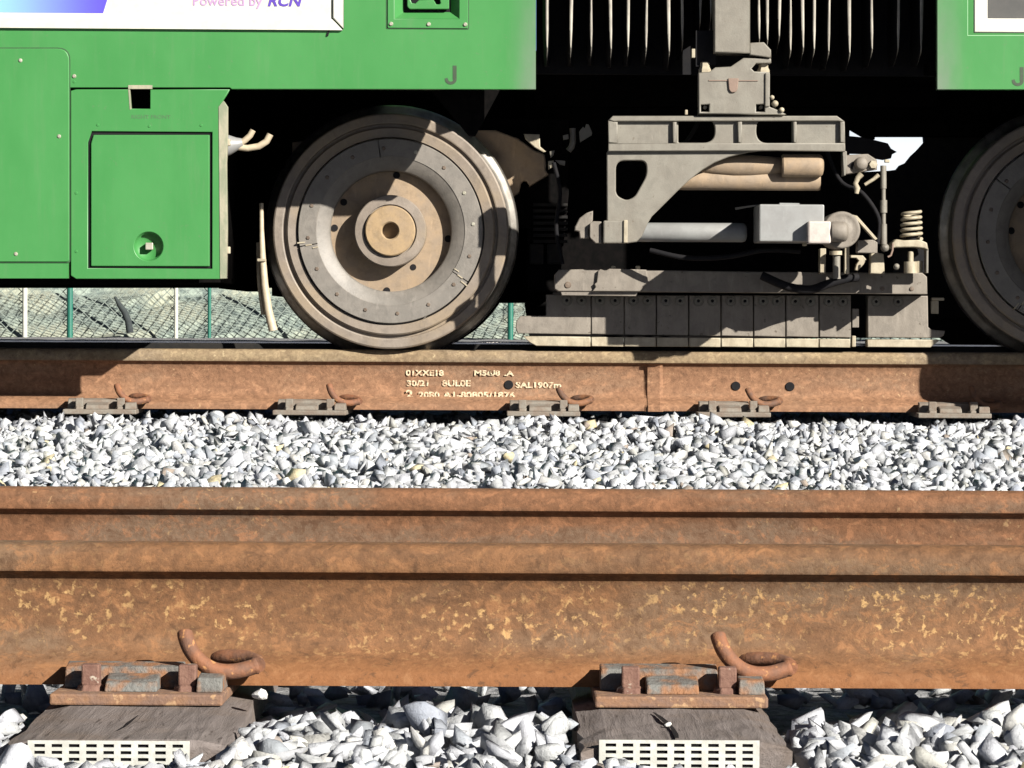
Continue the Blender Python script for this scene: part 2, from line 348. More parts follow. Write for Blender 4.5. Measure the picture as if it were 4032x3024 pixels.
# ================================================================== GROUND
YN, YM, YR, YF = 4.6, 6.105, 10.65, 12.155        # rails: foremost, second, train near, train far
ZT = 0.189                                        # train rail top
def ground_z(x, y):
    # x may matter for the humps between sleepers of the near track
    P = [(3.0, -.235), (3.95, -.228), (4.10, -.208), (4.22, -.200), (4.32, -.200), (4.40, -.222), (4.50, -.250), (4.60, -.228), (4.75, -.214), (5.0, -.208), (6.5, -.205),
         (7.2, -.20), (8.0, -.172), (9.0, -.105), (10.0, -.045), (10.33, -.026), (10.42, -.032), (10.52, -.055), (10.8, -.055), (11.0, -.02), (12.4, -.02),
         (13.2, .12), (14.5, .165), (18.4, .19), (60, .2), (600, .2)]
    return np.interp(y, [p[0] for p in P], [p[1] for p in P])
ys = np.concatenate([np.linspace(2.6, 4.9, 60), np.linspace(5.0, 10.2, 50), np.linspace(10.25, 11.1, 22), np.linspace(11.2, 15, 24), [16, 17, 18.4, 30, 60, 150, 600]])
xs = np.concatenate([[-400, -60, -15, -6], np.linspace(-3, 3, 61), [6, 15, 60, 400]])
gm = MB(); vv = []
for y in ys:
    for x in xs: vv.append((x, y, float(ground_z(x, y)) - 0.012 + random.uniform(-.003, .003)))
nx = len(xs)
gm.add(vv, [(j*nx+i, j*nx+i+1, (j+1)*nx+i+1, (j+1)*nx+i) for j in range(len(ys)-1) for i in range(nx-1)], 0, True)
g0 = gm.build('ground', 'ground'); g0['kind'] = 'structure'
# unseen ground behind the camera, made dark to cut bounce light
g1 = MB().add([(-400, -300, -.25), (400, -300, -.25), (400, 2.6, -.25), (-400, 2.6, -.25)], [(0, 1, 2, 3)]).build('dark_rear_ground', 'rear_ground'); g1['kind'] = 'structure'
# stony bank beyond the tracks
bm = MB(); vv = []; bx = np.linspace(-12, 12, 121); bz = np.linspace(0, 1, 14)
for u in bz:
    for x in bx:
        vv.append((x, 19.3 + u * 1.2 + random.uniform(-.04, .04), .17 + u * .62 + random.uniform(-.02, .02)))
bm.add(vv, [(j*121+i, j*121+i+1, (j+1)*121+i+1, (j+1)*121+i) for j in range(13) for i in range(120)], 0, False)
b0 = bm.build('bank', 'bank'); b0['kind'] = 'structure'

# ---- ballast stones
def ico(sub):
    import bmesh
    b = bmesh.new(); bmesh.ops.create_icosphere(b, subdivisions=sub, radius=1)
    v = np.array([x.co[:] for x in b.verts]); b.faces.ensure_lookup_table(); f = np.array([[q.index for q in p.verts] for p in b.faces]); b.free(); return v, f
def hull(n, k):
    import bmesh
    out = []
    for _ in range(n):
        b = bmesh.new(); d = RNG.normal(size=(k, 3)); d /= np.linalg.norm(d, axis=1)[:, None]
        d *= RNG.uniform(.7, 1.0, (k, 1)); d *= np.array([RNG.uniform(1.0, 1.6), RNG.uniform(.6, 1.0), RNG.uniform(.34, .78)])
        d /= np.abs(d).max()
        for q in d: b.verts.new(q)
        h = bmesh.ops.convex_hull(b, input=b.verts)
        bmesh.ops.delete(b, geom=list({e for e in h['geom_interior'] + h['geom_unused'] if isinstance(e, bmesh.types.BMVert)}), context='VERTS')
        bmesh.ops.triangulate(b, faces=b.faces); b.verts.index_update()
        out.append((np.array([x.co[:] for x in b.verts]), np.array([[q.index for q in p.verts] for p in b.faces]))); b.free()
    return out
def protos(sub, n):
    v0, f = ico(sub); out = []
    for _ in range(n):
        v = v0.copy()
        for _k in range(RNG.randint(8, 13)):          # cleave flat facets
            d = RNG.normal(size=3); d /= np.linalg.norm(d); h = RNG.uniform(.42, .85)
            t = v @ d; over = np.clip(t - h, 0, None); v = v - over[:, None] * d[None]
        v += RNG.normal(scale=.018, size=v.shape)
        v *= np.array([RNG.uniform(.8, 1.3), RNG.uniform(.6, 1.0), RNG.uniform(.5, .9)])
        v /= np.abs(v).max(); out.append(v)
    return out, f
def rotmats(n, full):
    a = RNG.uniform(0, 2*np.pi, n); b = RNG.uniform(-1, 1, n) * (1.2 if full else .6); c = RNG.uniform(-1, 1, n) * (1.2 if full else .6)
    ca, sa, cb, sb, cc, sc = np.cos(a), np.sin(a), np.cos(b), np.sin(b), np.cos(c), np.sin(c)
    Rz = np.zeros((n,3,3)); Rz[:,0,0]=ca; Rz[:,0,1]=-sa; Rz[:,1,0]=sa; Rz[:,1,1]=ca; Rz[:,2,2]=1
    Rx = np.zeros((n,3,3)); Rx[:,0,0]=1; Rx[:,1,1]=cb; Rx[:,1,2]=-sb; Rx[:,2,1]=sb; Rx[:,2,2]=cb
    Ry = np.zeros((n,3,3)); Ry[:,1,1]=1; Ry[:,0,0]=cc; Ry[:,0,2]=sc; Ry[:,2,0]=-sc; Ry[:,2,2]=cc
    return Rz @ Rx @ Ry
def stones(name, P, size, sub, label, nprot=14):
    """P (n,3) centres, size (n,) radii"""
    prs = hull(nprot * 3, [0, 8, 8, 10][sub]); n = len(P); rot = rotmats(n, True); pick = RNG.randint(0, len(prs), n)
    VV = []; FF = []; cnt = np.zeros(n, int); off = 0; order = []
    for k in range(len(prs)):
        ix = np.where(pick == k)[0]
        if not len(ix): continue
        pv, pf = prs[k]
        q = np.einsum('nij,vj->nvi', rot[ix], pv) * size[ix][:, None, None] + P[ix][:, None, :]
        VV.append(q.reshape(-1, 3)); FF.append((pf[None] + (off + np.arange(len(ix)) * len(pv))[:, None, None]).reshape(-1, 3))
        off += len(ix) * len(pv); order += [len(pv)] * len(ix)
    V = np.concatenate(VV); F = np.concatenate(FF); order = np.array(order)
    me = bpy.data.meshes.new(name); me.vertices.add(len(V)); me.vertices.foreach_set('co', V.astype(np.float32).ravel())
    me.loops.add(len(F) * 3); me.loops.foreach_set('vertex_index', F.astype(np.int32).ravel())
    me.polygons.add(len(F)); me.polygons.foreach_set('loop_start', np.arange(0, len(F)*3, 3, dtype=np.int32))
    me.polygons.foreach_set('loop_total', np.full(len(F), 3, dtype=np.int32)); me.update(calc_edges=True)
    g = RNG.uniform(.26, .49, n); tint = np.stack([g * .97, g, g * RNG.uniform(1.01, 1.10, n), np.ones(n)], 1)
    w_ = RNG.rand(n); tint[w_ < .10, :3] *= np.array([1.04, 1.0, .90]); tint[w_ > .84, :3] *= np.array([.60, .63, .68])
    tint[(w_ > .99), :3] = (.22, .18, .15); tint[w_ < .008, :3] = (.42, .36, .22)
    ca = me.color_attributes.new('tint', 'FLOAT_COLOR', 'POINT'); ca.data.foreach_set('color', np.repeat(tint, order, 0).astype(np.float32).ravel())
    me.materials.append(M['stone']); o = bpy.data.objects.new(name, me); COL.objects.link(o)
    tag(o, label, 'ballast', kind='stuff'); return o
SLEEP = [(-0.432, 0.236, R(-0.8)), (0.190, 0.222, R(0.2))]      # near sleepers: centre x, width, skew
def in_sleeper(x, y, grow=0.0):
    r = np.zeros(len(x), bool)
    for cx, wd, a in SLEEP: r |= (np.abs(x - cx) < wd/2 + grow) & (y > 4.06 - grow) & (y < 6.66)
    return r
# near stones
def scatter(n, x0, x1, y0, y1): return RNG.uniform(x0, x1, n), RNG.uniform(y0, y1, n)
NX = []; 
x, y = scatter(6400, -1.05, 1.05, 3.55, 4.60); s = RNG.uniform(.013, .030, len(x)) * np.where(RNG.rand(len(x)) < .15, 1.25, 1)
hump = .026*np.exp(-((x+.075)/.05)**2 - ((y-4.30)/.07)**2) + .016*np.exp(-((x-.62)/.2)**2-((y-4.33)/.08)**2) + .012*np.exp(-((x+.85)/.2)**2-((y-4.3)/.1)**2)
z = ground_z(x, y) + RNG.uniform(-.014, .012, len(x)) + hump
keep = ~in_sleeper(x, y, .012 + s*.35)
keep &= ~((y > 4.46) & (RNG.rand(len(x)) < .4))
NX.append((x[keep], y[keep], z[keep], s[keep]))
# in front of the sleeper ends a heap that climbs the end grain
x, y = scatter(320, -.72, .42, 3.93, 4.035); s = RNG.uniform(.014, .027, 320)
z = -.221 + RNG.uniform(-.01, .008, 320) + .014*np.exp(-((x-.10)/.06)**2) + .012*np.exp(-((x+.34)/.07)**2) + .006*np.exp(-((x+.52)/.05)**2)
NX.append((x, y, z, s))
x, y, z, s = [np.concatenate(q) for q in zip(*NX)]
stones('ballast_stones', np.stack([x, y, z], 1), s, 3, 'sharp white and grey ballast stones heaped between and before the foremost sleepers', 16)
# hidden crib stones between the near rails
x, y = scatter(2600, -1.3, 1.3, 4.6, 7.3); s = RNG.uniform(.016, .03, 2600); z = ground_z(x, y) + RNG.uniform(-.01, .01, 2600)
k = ~in_sleeper(x, y, .02); P1 = np.stack([x, y, z], 1)[k]; S1 = s[k]
x, y = scatter(3000, -1.9, 1.9, 7.3, 8.2); s = RNG.uniform(.016, .03, 3000); z = ground_z(x, y) + RNG.uniform(-.01, .012, 3000)
P1 = np.concatenate([P1, np.stack([x, y, z], 1)]); S1 = np.concatenate([S1, s])
stones('ballast_stones', P1, S1, 1, 'grey ballast stones lying in the shade between the two foremost rails')
# the strip between the tracks
x, y = scatter(15500, -2.0, 2.0, 8.15, 10.50); s = RNG.uniform(.013, .033, len(x)) * np.where(RNG.rand(len(x)) < .12, 1.25, 1)
z = ground_z(x, y) + RNG.uniform(-.010, .016, len(x)) + .006*np.sin(x*5+y*3) + np.where(y > 10.2, .010*np.sin(x*7.3+1.1)**2, 0)
stones('ballast_stones', np.stack([x, y, z], 1), s, 2, 'broad strip of bright white ballast between the rusty rails and the tram track', 18)
x, y = scatter(1500, -2.0, 2.0, 10.50, 11.9); s = RNG.uniform(.016, .028, len(x))
stones('ballast_stones', np.stack([x, y, ground_z(x, y) - .004], 1), s, 1, 'shaded ballast stones lying under the tram')

# ================================================================== RAILS
HALF = [(0, 0), (.018, -.0008), (.0275, -.0035), (.0330, -.0085), (.0350, -.0150), (.0365, -.0310), (.0350, -.0345), (.0225, -.0395), (.0175, -.0480), (.0145, -.0600), (.0120, -.0850),
        (.0122, -.1080), (.0150, -.1220), (.0225, -.1310), (.0400, -.1390), (.0660, -.1500), (.0695, -.1545), (.0700, -.1680)]
def rail(x0, x1, yc, zt, name, mats, head=None, holes=(), nseg=1, top=None):
    loop = [(yc - a, zt + b) for a, b in HALF] + [(yc + a, zt + b) for a, b in HALF[::-1][:-1]]
    m = MB(); n = len(loop); X = np.linspace(x0, x1, nseg + 1)
    vs = [(xx, a, b) for xx in X for a, b in loop]; fs = []; mi = []
    for j in range(nseg):
        for i in range(n):
            i2 = (i + 1) % n; fs.append((j*n+i, (j+1)*n+i, (j+1)*n+i2, j*n+i2))
            k = i if i < len(HALF) - 1 else (n - 1 - i)
            mi.append(1 if (head and 1 <= k < 6) else (2 if (top and k < 1) else 0))
    m.add(vs, fs); m.mi = mi; m.sm = [True] * len(fs)
    m.add([(x0, a, b) for a, b in loop], [tuple(range(n))]); m.add([(x1, a, b) for a, b in loop], [tuple(range(n))[::-1]])
    o = m.build(name, mats)
    e = o.modifiers.new('sharp', 'EDGE_SPLIT'); e.split_angle = R(38)
    return o
r1 = rail(-2.6, 2.6, YN, 0, 'rail', ['rust_front'], nseg=8); tag(r1, 'thick brown rusty rail nearest the viewer, flecked with ochre scale', 'rail', 'rusty rails')
r2 = rail(-3.2, 3.2, YM, 0, 'rail', ['rust_mid'], nseg=8); tag(r2, 'brown rusty rail directly behind the foremost rail, its foot hidden', 'rail', 'rusty rails')
r3 = rail(-6, 6, YR, ZT, 'rail', ['rust_far', 'rust_farhead', 'rail_grease'], head=True, top=True, nseg=8); tag(r3, 'orange rusted rail under the tram wheels with stencilled cream marks and bolt holes', 'rail', 'rusty rails')
r4 = rail(-6, 6, YF, ZT, 'rail', ['rust_far', 'rust_far', 'polish'], head=True, top=True, nseg=4); tag(r4, 'far rail of the tram track lying in the shade beneath the cars', 'rail', 'rusty rails')
# restraining rail inside the near running rail, polished on top
rr = empty('guard_rail', (0, YR + .095, ZT - .15)); tag(rr, 'dark guard rail with polished top edge just behind the tram rail', 'rail', 'rusty rails')
MB().box((-6, YR + .085, ZT - .10), (6, YR + .125, ZT + .0145)).build('guard_bar', 'black_equip', rr, .003)
MB().box((-6, YR + .088, ZT + .0145), (6, YR + .120, ZT + .0205)).build('wear_strip', 'polish', rr, .001)
# details of the train rail: bolt holes, weld, stencil
YW = YR - .0105
for hx, hy in ((2003, 1515), (2897, 1520), (3110, 1522)):
    c = T(hx, hy, YW); MB().lathe((c.x, YR - .0158, c.z), [(0.0, 0), (.0118, 0), (.0128, .001), (.0128, .003)], 24).build('bolt_hole', 'rubber', r3)
def weld():
    m = MB(); c = T(2572, 1530, YR).x; pr = HALF[6:]
    for x0, x1, g0, g1 in ((-.026, -.017, .001, .006), (-.017, .017, .0095, .0095), (.017, .026, .006, .001)):
        L = []
        for (a_, z_) in pr:
            L += [(c + x0, YR - a_ - g0, ZT + z_ - .0015), (c + x1, YR - a_ - g1, ZT + z_ - .0015)]
        B = [(x_, YR - a_ + .002, ZT + z_ - .0015) for (a_, z_) in pr for x_ in (c + x0, c + x1)]
        n_ = len(L); k_ = len(pr)
        m.add(L + B, [(2*i, 2*i+1, 2*i+3, 2*i+2) for i in range(k_ - 1)] + [(2*i, 2*i+2, n_+2*i+2, n_+2*i) for i in range(k_ - 1)] + [(2*i+1, n_+2*i+1, n_+2*i+3, 2*i+3) for i in range(k_ - 1)])
    return m.build('weld_collar', 'rust_far', r3)
weld()
YL = YR - .0118
for s_, px, py, h, wd in (('01XXE18', 1598, 1478, 22, 1.25), ('M56', 1866, 1478, 20, 1.45), ('U8', 1925, 1478, 20, 1.3), ('.A', 1985, 1479, 20, 1.5),
                          ('30/21', 1600, 1519, 22, 1.35), ('8UL0E', 1741, 1520, 24, 1.25), ('SAL1907m', 2030, 1526, 22, 1.35),
                          ('2', 1599, 1565, 30, 1.3), ('20B0', 1648, 1566, 24, 1.2), ('A1-80805/1876', 1746, 1566, 24, 1.35)):
    YL = YR - (.0178 if py < 1490 else (.0152 if py < 1540 else .0235))
    text('stencil_marks', s_, px, py, YL, h, 'paintmark', r3, wide=wd, off=.035)

# ================================================================== TRACK FASTENINGS
def make_plate(name, mat_a, mat_b, mat_s):
    """base plate with shoulders and two spike heads; origin = under the rail centre at foot level"""
    e = empty(name, (0, 0, 0))
    pb = MB().box((-.101, -.182, -.0135), (.101, .182, 0)).build('base_plate', mat_b, e, .0025)
    def wedge(x0, x1, yf, yb, zf, zb, nm='shoulder'):
        MB().add([(x0,yf,0),(x1,yf,0),(x1,yb,0),(x0,yb,0),(x0+.001,yf+.004,zf),(x1-.001,yf+.004,zf),(x1,yb,zb),(x0,yb,zb)],
           [(0,3,2,1),(4,5,6,7),(0,1,5,4),(1,2,6,5),(2,3,7,6),(3,0,4,7)]).build(nm, mat_a, e, .002)
    wedge(-.093, .047, -.113, -.073, .0255, .029)
    wedge(-.040, .022, -.158, -.113, .011, .019)
    wedge(.068, .099, -.160, -.088, .017, .021, 'lug')
    MB().box((-.095, .073, 0), (.095, .1, .026)).build('shoulder', mat_a, e, .003)
    for sx in (-.058, .056):
        s_ = MB(); s_.lathe((sx, -.135, 0), [(.0, .026), (.008, .0235), (.0095, .021), (.0098, .008), (.016, .006), (.018, 0)], 6, axis='Z')
        s_.box((sx - .0105, -.1455, .006), (sx + .0105, -.1245, .031)); s_.build('spike', mat_s, e, .002)
    return e
def make_clip(name, m):
    """bent spring clip; origin at plate centre"""
    e0 = MB()
    P = [(.047, -.104, .066), (.0485, -.108, .060), (.054, -.112, .047), (.064, -.114, .0345), (.077, -.114, .025), (.092, -.112, .0205), (.108, -.108, .0205), (.122, -.103, .0235), (.133, -.100, .0270)]
    pts = []
    for i in range(len(P) - 1):
        a, b = Vector(P[i]), Vector(P[i+1]); p0 = Vector(P[max(i-1, 0)]); p3 = Vector(P[min(i+2, len(P)-1)])
        for k in range(4):
            u = k/4; pts.append(0.5*((2*a)+(b-p0)*u+(2*p0-5*a+4*b-p3)*u*u+(3*a-p0-3*b+p3)*u**3))
    pts.append(Vector(P[-1])); rr = [.0075] + [.0094]*(len(pts)-3) + [.0104, .009]
    e0.tube(pts, rr, 14)
    Q = [(.133, -.100, .0270), (.131, -.086, .030), (.118, -.075, .034), (.098, -.070, .035), (.086, -.066, .034), (.080, -.058, .031)]
    e0.tube(Q, [.0098, .0092, .0088, .0085, .008, .0075], 12)
    o = e0.build(name, m); 
    return o
fp = make_plate('tie_plate', 'plate', 'plate_rust', 'spike')
cl = make_clip('rail_clip', 'clip'); CLOFF = cl.location.copy()
nearX = [-.4335, .1985]; ZB = -.168
LBP = ['rusty tie plate with two square spike heads on the left foremost sleeper', 'grey and rusty tie plate with two spike heads on the right foremost sleeper']
LBC = ['large orange rusted spring clip on the left foremost sleeper', 'large orange rusted spring clip on the right foremost sleeper']
farP = [(410, 1), (1235, 2), (2136, 3), (2872, 4), (3735, 5)]
words = ['leftmost', 'second from the left', 'middle', 'fourth from the left', 'rightmost']
where = ['at the foot of the slanted shadow edge', 'half buried in white stones', 'below the stencilled rail marks', 'below the bolt hole right of the weld', 'lying in the shadow at the right']
for i, X in enumerate(nearX):
    a = fp if i == 0 else copy_tree(fp); a.location = (X, YN, ZB); a.rotation_euler.z = R([-1.0, 0.3][i])
    tag(a, LBP[i], 'tie plate', 'tie plates under the rails')
    b = cl if i == 0 else cl.copy()
    if i: COL.objects.link(b)
    b.location = Vector((X, YN, ZB)) + CLOFF; tag(b, LBC[i], 'rail clip', 'spring clips on the rails')
M['plate_far'] = mat('dull_brown_plate', (0.17, 0.13, 0.10), (0.21, 0.19, 0.16), rough=0.85, ns=(30, 30, 40), bs=0.5, bd=0.003)
fp2 = make_plate('tie_plate', 'plate_far', 'plate_far', 'plate_far')
for i, (px, k) in enumerate(farP):
    X = T(px, 1640, YR).x; a = fp2 if i == 0 else copy_tree(fp2); a.location = (X, YR, ZT - .168); a.rotation_euler.z = R([2, -1, .5, 1, -1][i])
    tag(a, f'small rusty tie plate under the tram rail, {where[i]}', 'tie plate', 'tie plates under the rails')
    b = cl.copy(); COL.objects.link(b)
    if i in (2, 3, 4): b.data = cl.data.copy(); b.data.materials[0] = M['clip_dark']
    b.location = Vector((X, YR, ZT - .168)) + CLOFF; b.rotation_euler.y = R([0, 4, -6, -4, 8][i])
    tag(b, f'small rusted spring clip on the tram rail, {where[i]}', 'rail clip', 'spring clips on the rails')

# ================================================================== SLEEPERS
def sleeper(cx, wd, skew, label, npx):
    e = empty('sleeper', (cx, 5.355, ZB - .0135 - .085)); zt = ZB - .0135
    m = MB(); ny = 26; nxx = 8; h = .17
    top = []
    for j in range(ny + 1):
        yy = 4.06 + 2.6 * (j / ny) ** 1.7
        for i in range(nxx + 1):
            xx = cx + wd * (i / nxx - .5) + (yy - 5.36) * math.tan(skew) * .5
            ed = min(i, nxx - i) / nxx
            zz = zt + random.uniform(-.0022, .0) - (.006 if ed == 0 else 0) - (.007 * random.random() if j == 0 else 0)
            top.append((xx + (random.uniform(-.004, .004) if ed == 0 else 0), yy + (random.uniform(-.004, .004) if j == 0 else 0), zz))
    m.add(top, [(j*(nxx+1)+i, j*(nxx+1)+i+1, (j+1)*(nxx+1)+i+1, (j+1)*(nxx+1)+i) for j in range(ny) for i in range(nxx)])
    fr = top[:nxx+1]; low = [(a, 4.06 + random.uniform(-.002, .002), zt - h) for a, b, c in fr]
    m.add(fr + low, [(i, nxx+1+i, nxx+2+i, i+1) for i in range(nxx)])
    for sd in (0, nxx):
        L = [top[j*(nxx+1)+sd] for j in range(ny+1)]; lo = [(a, b, zt - h) for a, b, c in L]; q = ny + 1
        m.add(L + lo, [((j, j+1, q+j+1, q+j) if sd == 0 else (j, q+j, q+j+1, j+1)) for j in range(ny)])
    o = m.build('timber', 'wood', e)
    # galvanised nail plate on the end grain, punched in rows of slots
    x0, y0, x1, cols, rows = npx; Yp = 4.0525
    a = T(x0, y0, Yp); b = T(x1, y0, Yp); pw = (b.x - a.x) / cols; rh = .0073; n = MB()
    for c in range(cols + 1):
        xx = a.x + c * pw; n.box((xx - pw*.19, Yp, a.z), (xx + pw*.19, Yp + .0016, a.z - rh*rows - .0035))
    for r_ in range(rows + 1):
        zz = a.z - r_ * rh
        for c in range(cols): n.box((a.x + c*pw + pw*.19, Yp, zz), (a.x + (c+1)*pw - pw*.19, Yp + .0016, zz - rh*.52))
    n.build('nail_plate', 'galv', e)
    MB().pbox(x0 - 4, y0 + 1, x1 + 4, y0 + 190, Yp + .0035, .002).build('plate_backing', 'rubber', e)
    # split in the wood
    return tag(e, label, 'sleeper', 'wooden sleepers of the foremost track')
s1 = sleeper(*SLEEP[0], 'weathered wooden sleeper at the lower left, its punched metal end plate half covered by stones', (122, 2915, 734, 9, 6))
s2 = sleeper(*SLEEP[1], 'darker wooden sleeper right of centre with a split top and punched metal end plate', (2372, 2913, 2978, 9, 6))
def crack(pts, Y0, Y1, wds, par):
    m = MB(); v = []
    for (px, yy), w_ in zip(pts, wds):
        x_ = (px - 2016) * yy / FPX; v += [(x_ - w_, yy, ZB - .0122), (x_ + w_, yy, ZB - .0122)]
    m.add(v, [(2*i, 2*i+1, 2*i+3, 2*i+2) for i in range(len(pts) - 1)]); m.build('crack', 'rubber', par)
crack([(2580, 4.36), (2605, 4.31), (2630, 4.25), (2655, 4.19), (2668, 4.13), (2674, 4.09)], 0, 0, [.001, .003, .0035, .0022, .003, .002], s2)
crack([(548, 4.30), (520, 4.24), (500, 4.19), (470, 4.15)], 0, 0, [.0006, .002, .0016, .0005], s1)
# single loose stones that lie on plates and sleepers
def pebble(c, r, label, seed):
    pr, f = protos(2, 1); m = MB(); m.add([tuple(Vector(v) * r + Vector(c)) for v in pr[0]], [tuple(q) for q in f])
    o = m.build('stone', 'stone'); ca = o.data.color_attributes.new('tint', 'FLOAT_COLOR', 'POINT')
    for d in ca.data: d.color = (.6, .6, .57, 1)
    return tag(o, label, 'stone', 'loose stones on the fastenings')
pebble(T(560, 2712, 4.455), .011, 'white pebble resting on the left tie plate between its two spikes', 1)
pebble(T(2620, 2710, 4.455), .012, 'white stone chip resting on the right tie plate between its two spikes', 2)
pebble(T(1022, 2735, 4.40), .010, 'white pebble at the right edge of the left tie plate', 3)
pebble(T(2634, 2853, 4.21), .005, 'tiny white pebble caught in the split of the right sleeper', 4)
pebble(T(360, 1640, 10.48), .014, 'pale flat stone on the leftmost small tie plate', 5)

# ================================================================== TRAM
YB = 10.12
tram = empty('tram', (0.6, 11.4, ZT)); tag(tram, 'green articulated tram with grey bogie, black gangway bellows and dusty wheels', 'tram')
P_ = tram
# --- left body
upL = plate('side_panel', [(-9000, -2200), (2110, -2200), (2110, 351), (912, 351), (905, 345), (-9000, 345)], 'green', YB, .03, parent=P_, bevel=.0015, holes=[rect(1556, -206, 1806, 71)])
upR = plate('side_panel', [(3690, -2200), (13000, -2200), (13000, 353), (3690, 353)], 'green', YB, .03, parent=P_, bevel=.0015,
            holes=[[(3812, -1500), (9000, -1500), (9000, 138), (3812, 138)]])
plate('lower_panel', [(-9000, 350), (271, 350), (271, 1096), (-9000, 1096)], 'green', YB + .001, .025, parent=P_, bevel=.001)
plate('cover_seam_shade', rnd([(-700, 186), (277, 187), (277, 1035), (-700, 1035)], [0, 50, 10, 0]), 'seam', YB - .0012, .001, parent=P_)  # dark green strip painting the shaded seam round the cover
cp = plate('cover_panel', rnd([(-700, 191), (272, 191), (272, 1031), (-700, 1031)], [0, 48, 10, 0]), 'green', YB - .005, .0045, parent=P_, bevel=.0018)
for sx, sy in ((80, 238), (232, 537), (62, 1000)):
    c = T(sx, sy, YB - .006); MB().lathe((c.x, c.y, c.z), [(.0001, -.002), (.003, -.002), (.0055, .0005), (.0055, .003)], 14).build('screw', 'bright_bolt', cp)
# skirt with the hatch opening, square socket hole and the finger notch
sk_out = [(279, 357), (300, 352), (511, 352), (517, 428), (592, 428), (592, 352), (905, 352), (878, 395), (876, 1098), (300, 1098), (279, 1085)]
skirt = plate('skirt_panel', sk_out, 'green', YB, .02, holes=[[(362, 516), (836, 520), (836, 1058), (346, 1056), (346, 560)]], parent=P_, bevel=.0015)
hatch = plate('hatch', rnd([(368, 531), (825, 531), (825, 1049), (358, 1048), (358, 565)], 4), 'green', YB, .012, holes=[circ(585, 970, 57, 36)], parent=P_, bevel=.002)
plate('hatch_gap_shade', [(338, 508), (844, 510), (844, 1066), (336, 1064)], 'rubber', YB + .0065, .004, holes=[[(380, 541), (814, 541), (814, 1039), (368, 1038), (368, 575)]], parent=P_)  # black frame added behind the hatch gap to paint its shade
c = T(585, 970, YB)
MB().lathe(c, [(.0001, .024), (.033, .024), (.0375, .004), (.0392, .001)], 36, smooth=True).build('latch_cup', 'green', hatch)
MB().box((c.x - .009, YB + .004, c.z - .009), (c.x + .011, YB + .02, c.z + .010)).build('latch', 'bright_bolt', hatch, .002)
plate('edge_strip', [(860, 420), (880, 396), (896, 420), (896, 560), (892, 640), (895, 900), (893, 1096), (866, 1098)], 'cream_strip', YB - .0015, .03, parent=P_, bevel=.001)
for yy in (560, 985):
    MB().pbox(893, yy - 14, 906, yy + 14, YB + .01, .02).build('rivet', 'cream', P_, .002)
for sx, sy in ((385, 492), (588, 497), (792, 494), (300, 990), (300, 760), (292, 322)):
    c = T(sx, sy, YB); MB().lathe(c, [(.0001, -.0014), (.003, -.0014), (.0046, .0005)], 12).build('screw', 'green', P_)
c = T(292, 300, YB); MB().lathe(c, [(.0001, -.003), (.004, -.003), (.006, .0005)], 12).build('screw', 'bright_bolt', P_)
plate('socket_rim', [(505, 335), (600, 335), (600, 350), (505, 350)], 'cream_strip', YB - .001, .012, parent=P_)
plate('socket_rim', [(505, 352), (512, 352), (518, 428), (511, 432)], 'cream_strip', YB - .001, .008, parent=P_)
text('lettering', 'RIGHT FRONT', 516, 467, YB - .0005, 15, 'faint_letter', P_, wide=1.15, off=.01)
for jx, jy in ((1752, 331), (3985, 337)):
    o1 = [(46, -73), (46, -18)] + [(23 + 23*math.cos(a), -18 + 20*math.sin(a)) for a in np.linspace(.25, math.pi - .3, 9)] + [(-1, -22)]
    i1 = [(10, -25)] + [(23 + 10*math.cos(a), -18 + 8*math.sin(a)) for a in np.linspace(math.pi - .3, .25, 9)] + [(31, -20), (31, -73)]
    plate('lettering', [(jx + a, jy + b) for a, b in o1 + i1], 'letter', YB - .0008, .0006, parent=P_)
# advert panel and its frame
YA = YB - .013
ad = plate('advert_panel', [(-5000, -1400), (1305, -1400), (1305, 76), (-5000, 60)], 'white', YB - .006, .008, parent=P_)
def bar(pts, m='white', Y=YA, d=.014, par=None): return plate('frame_bar', pts, m, Y, d, parent=par or ad, bevel=.003)
bar([(-5000, 55), (1306, 70), (1350, 117), (-5000, 50 + 0)] if False else [(-5000, 26), (1306, 74), (1349, 118), (-5000, 74)])
bar([(1310, 70), (1310, -1400), (1353, -1400), (1353, 113)])
plate('printed_field', [(-5000, -1400), (700, -1400), (422, 0), (406, 52), (-5000, 8)], 'gradient', YB - .0066, .0005, parent=ad)
text('lettering', 'Powered by', 757, 21, YB - .0072, 40, 'lilac', ad, wide=1.02, off=.012)
text('lettering', 'RCN', 1052, 23, YB - .0072, 43, 'violet', ad, shear=.25, wide=1.05, off=.03)
plate('frame_foot', [(1292, 116), (1300, 116), (1292, 142), (1285, 142)], 'rubber', YB - .004, .003, parent=ad)
# right window panel
wn = plate('window_panel', [(3885, -1400), (9000, -1400), (9000, 80), (3885, 74)], 'window_grey', YB + .012, .006, parent=P_)
plate('window_frame', [(3836, -1450), (9050, -1450), (9050, 158), (3836, 128)], 'white', YB - .008, .02, holes=[[(3888, -1400), (9000, -1400), (9000, 84), (3888, 73)]], parent=wn, bevel=.003)
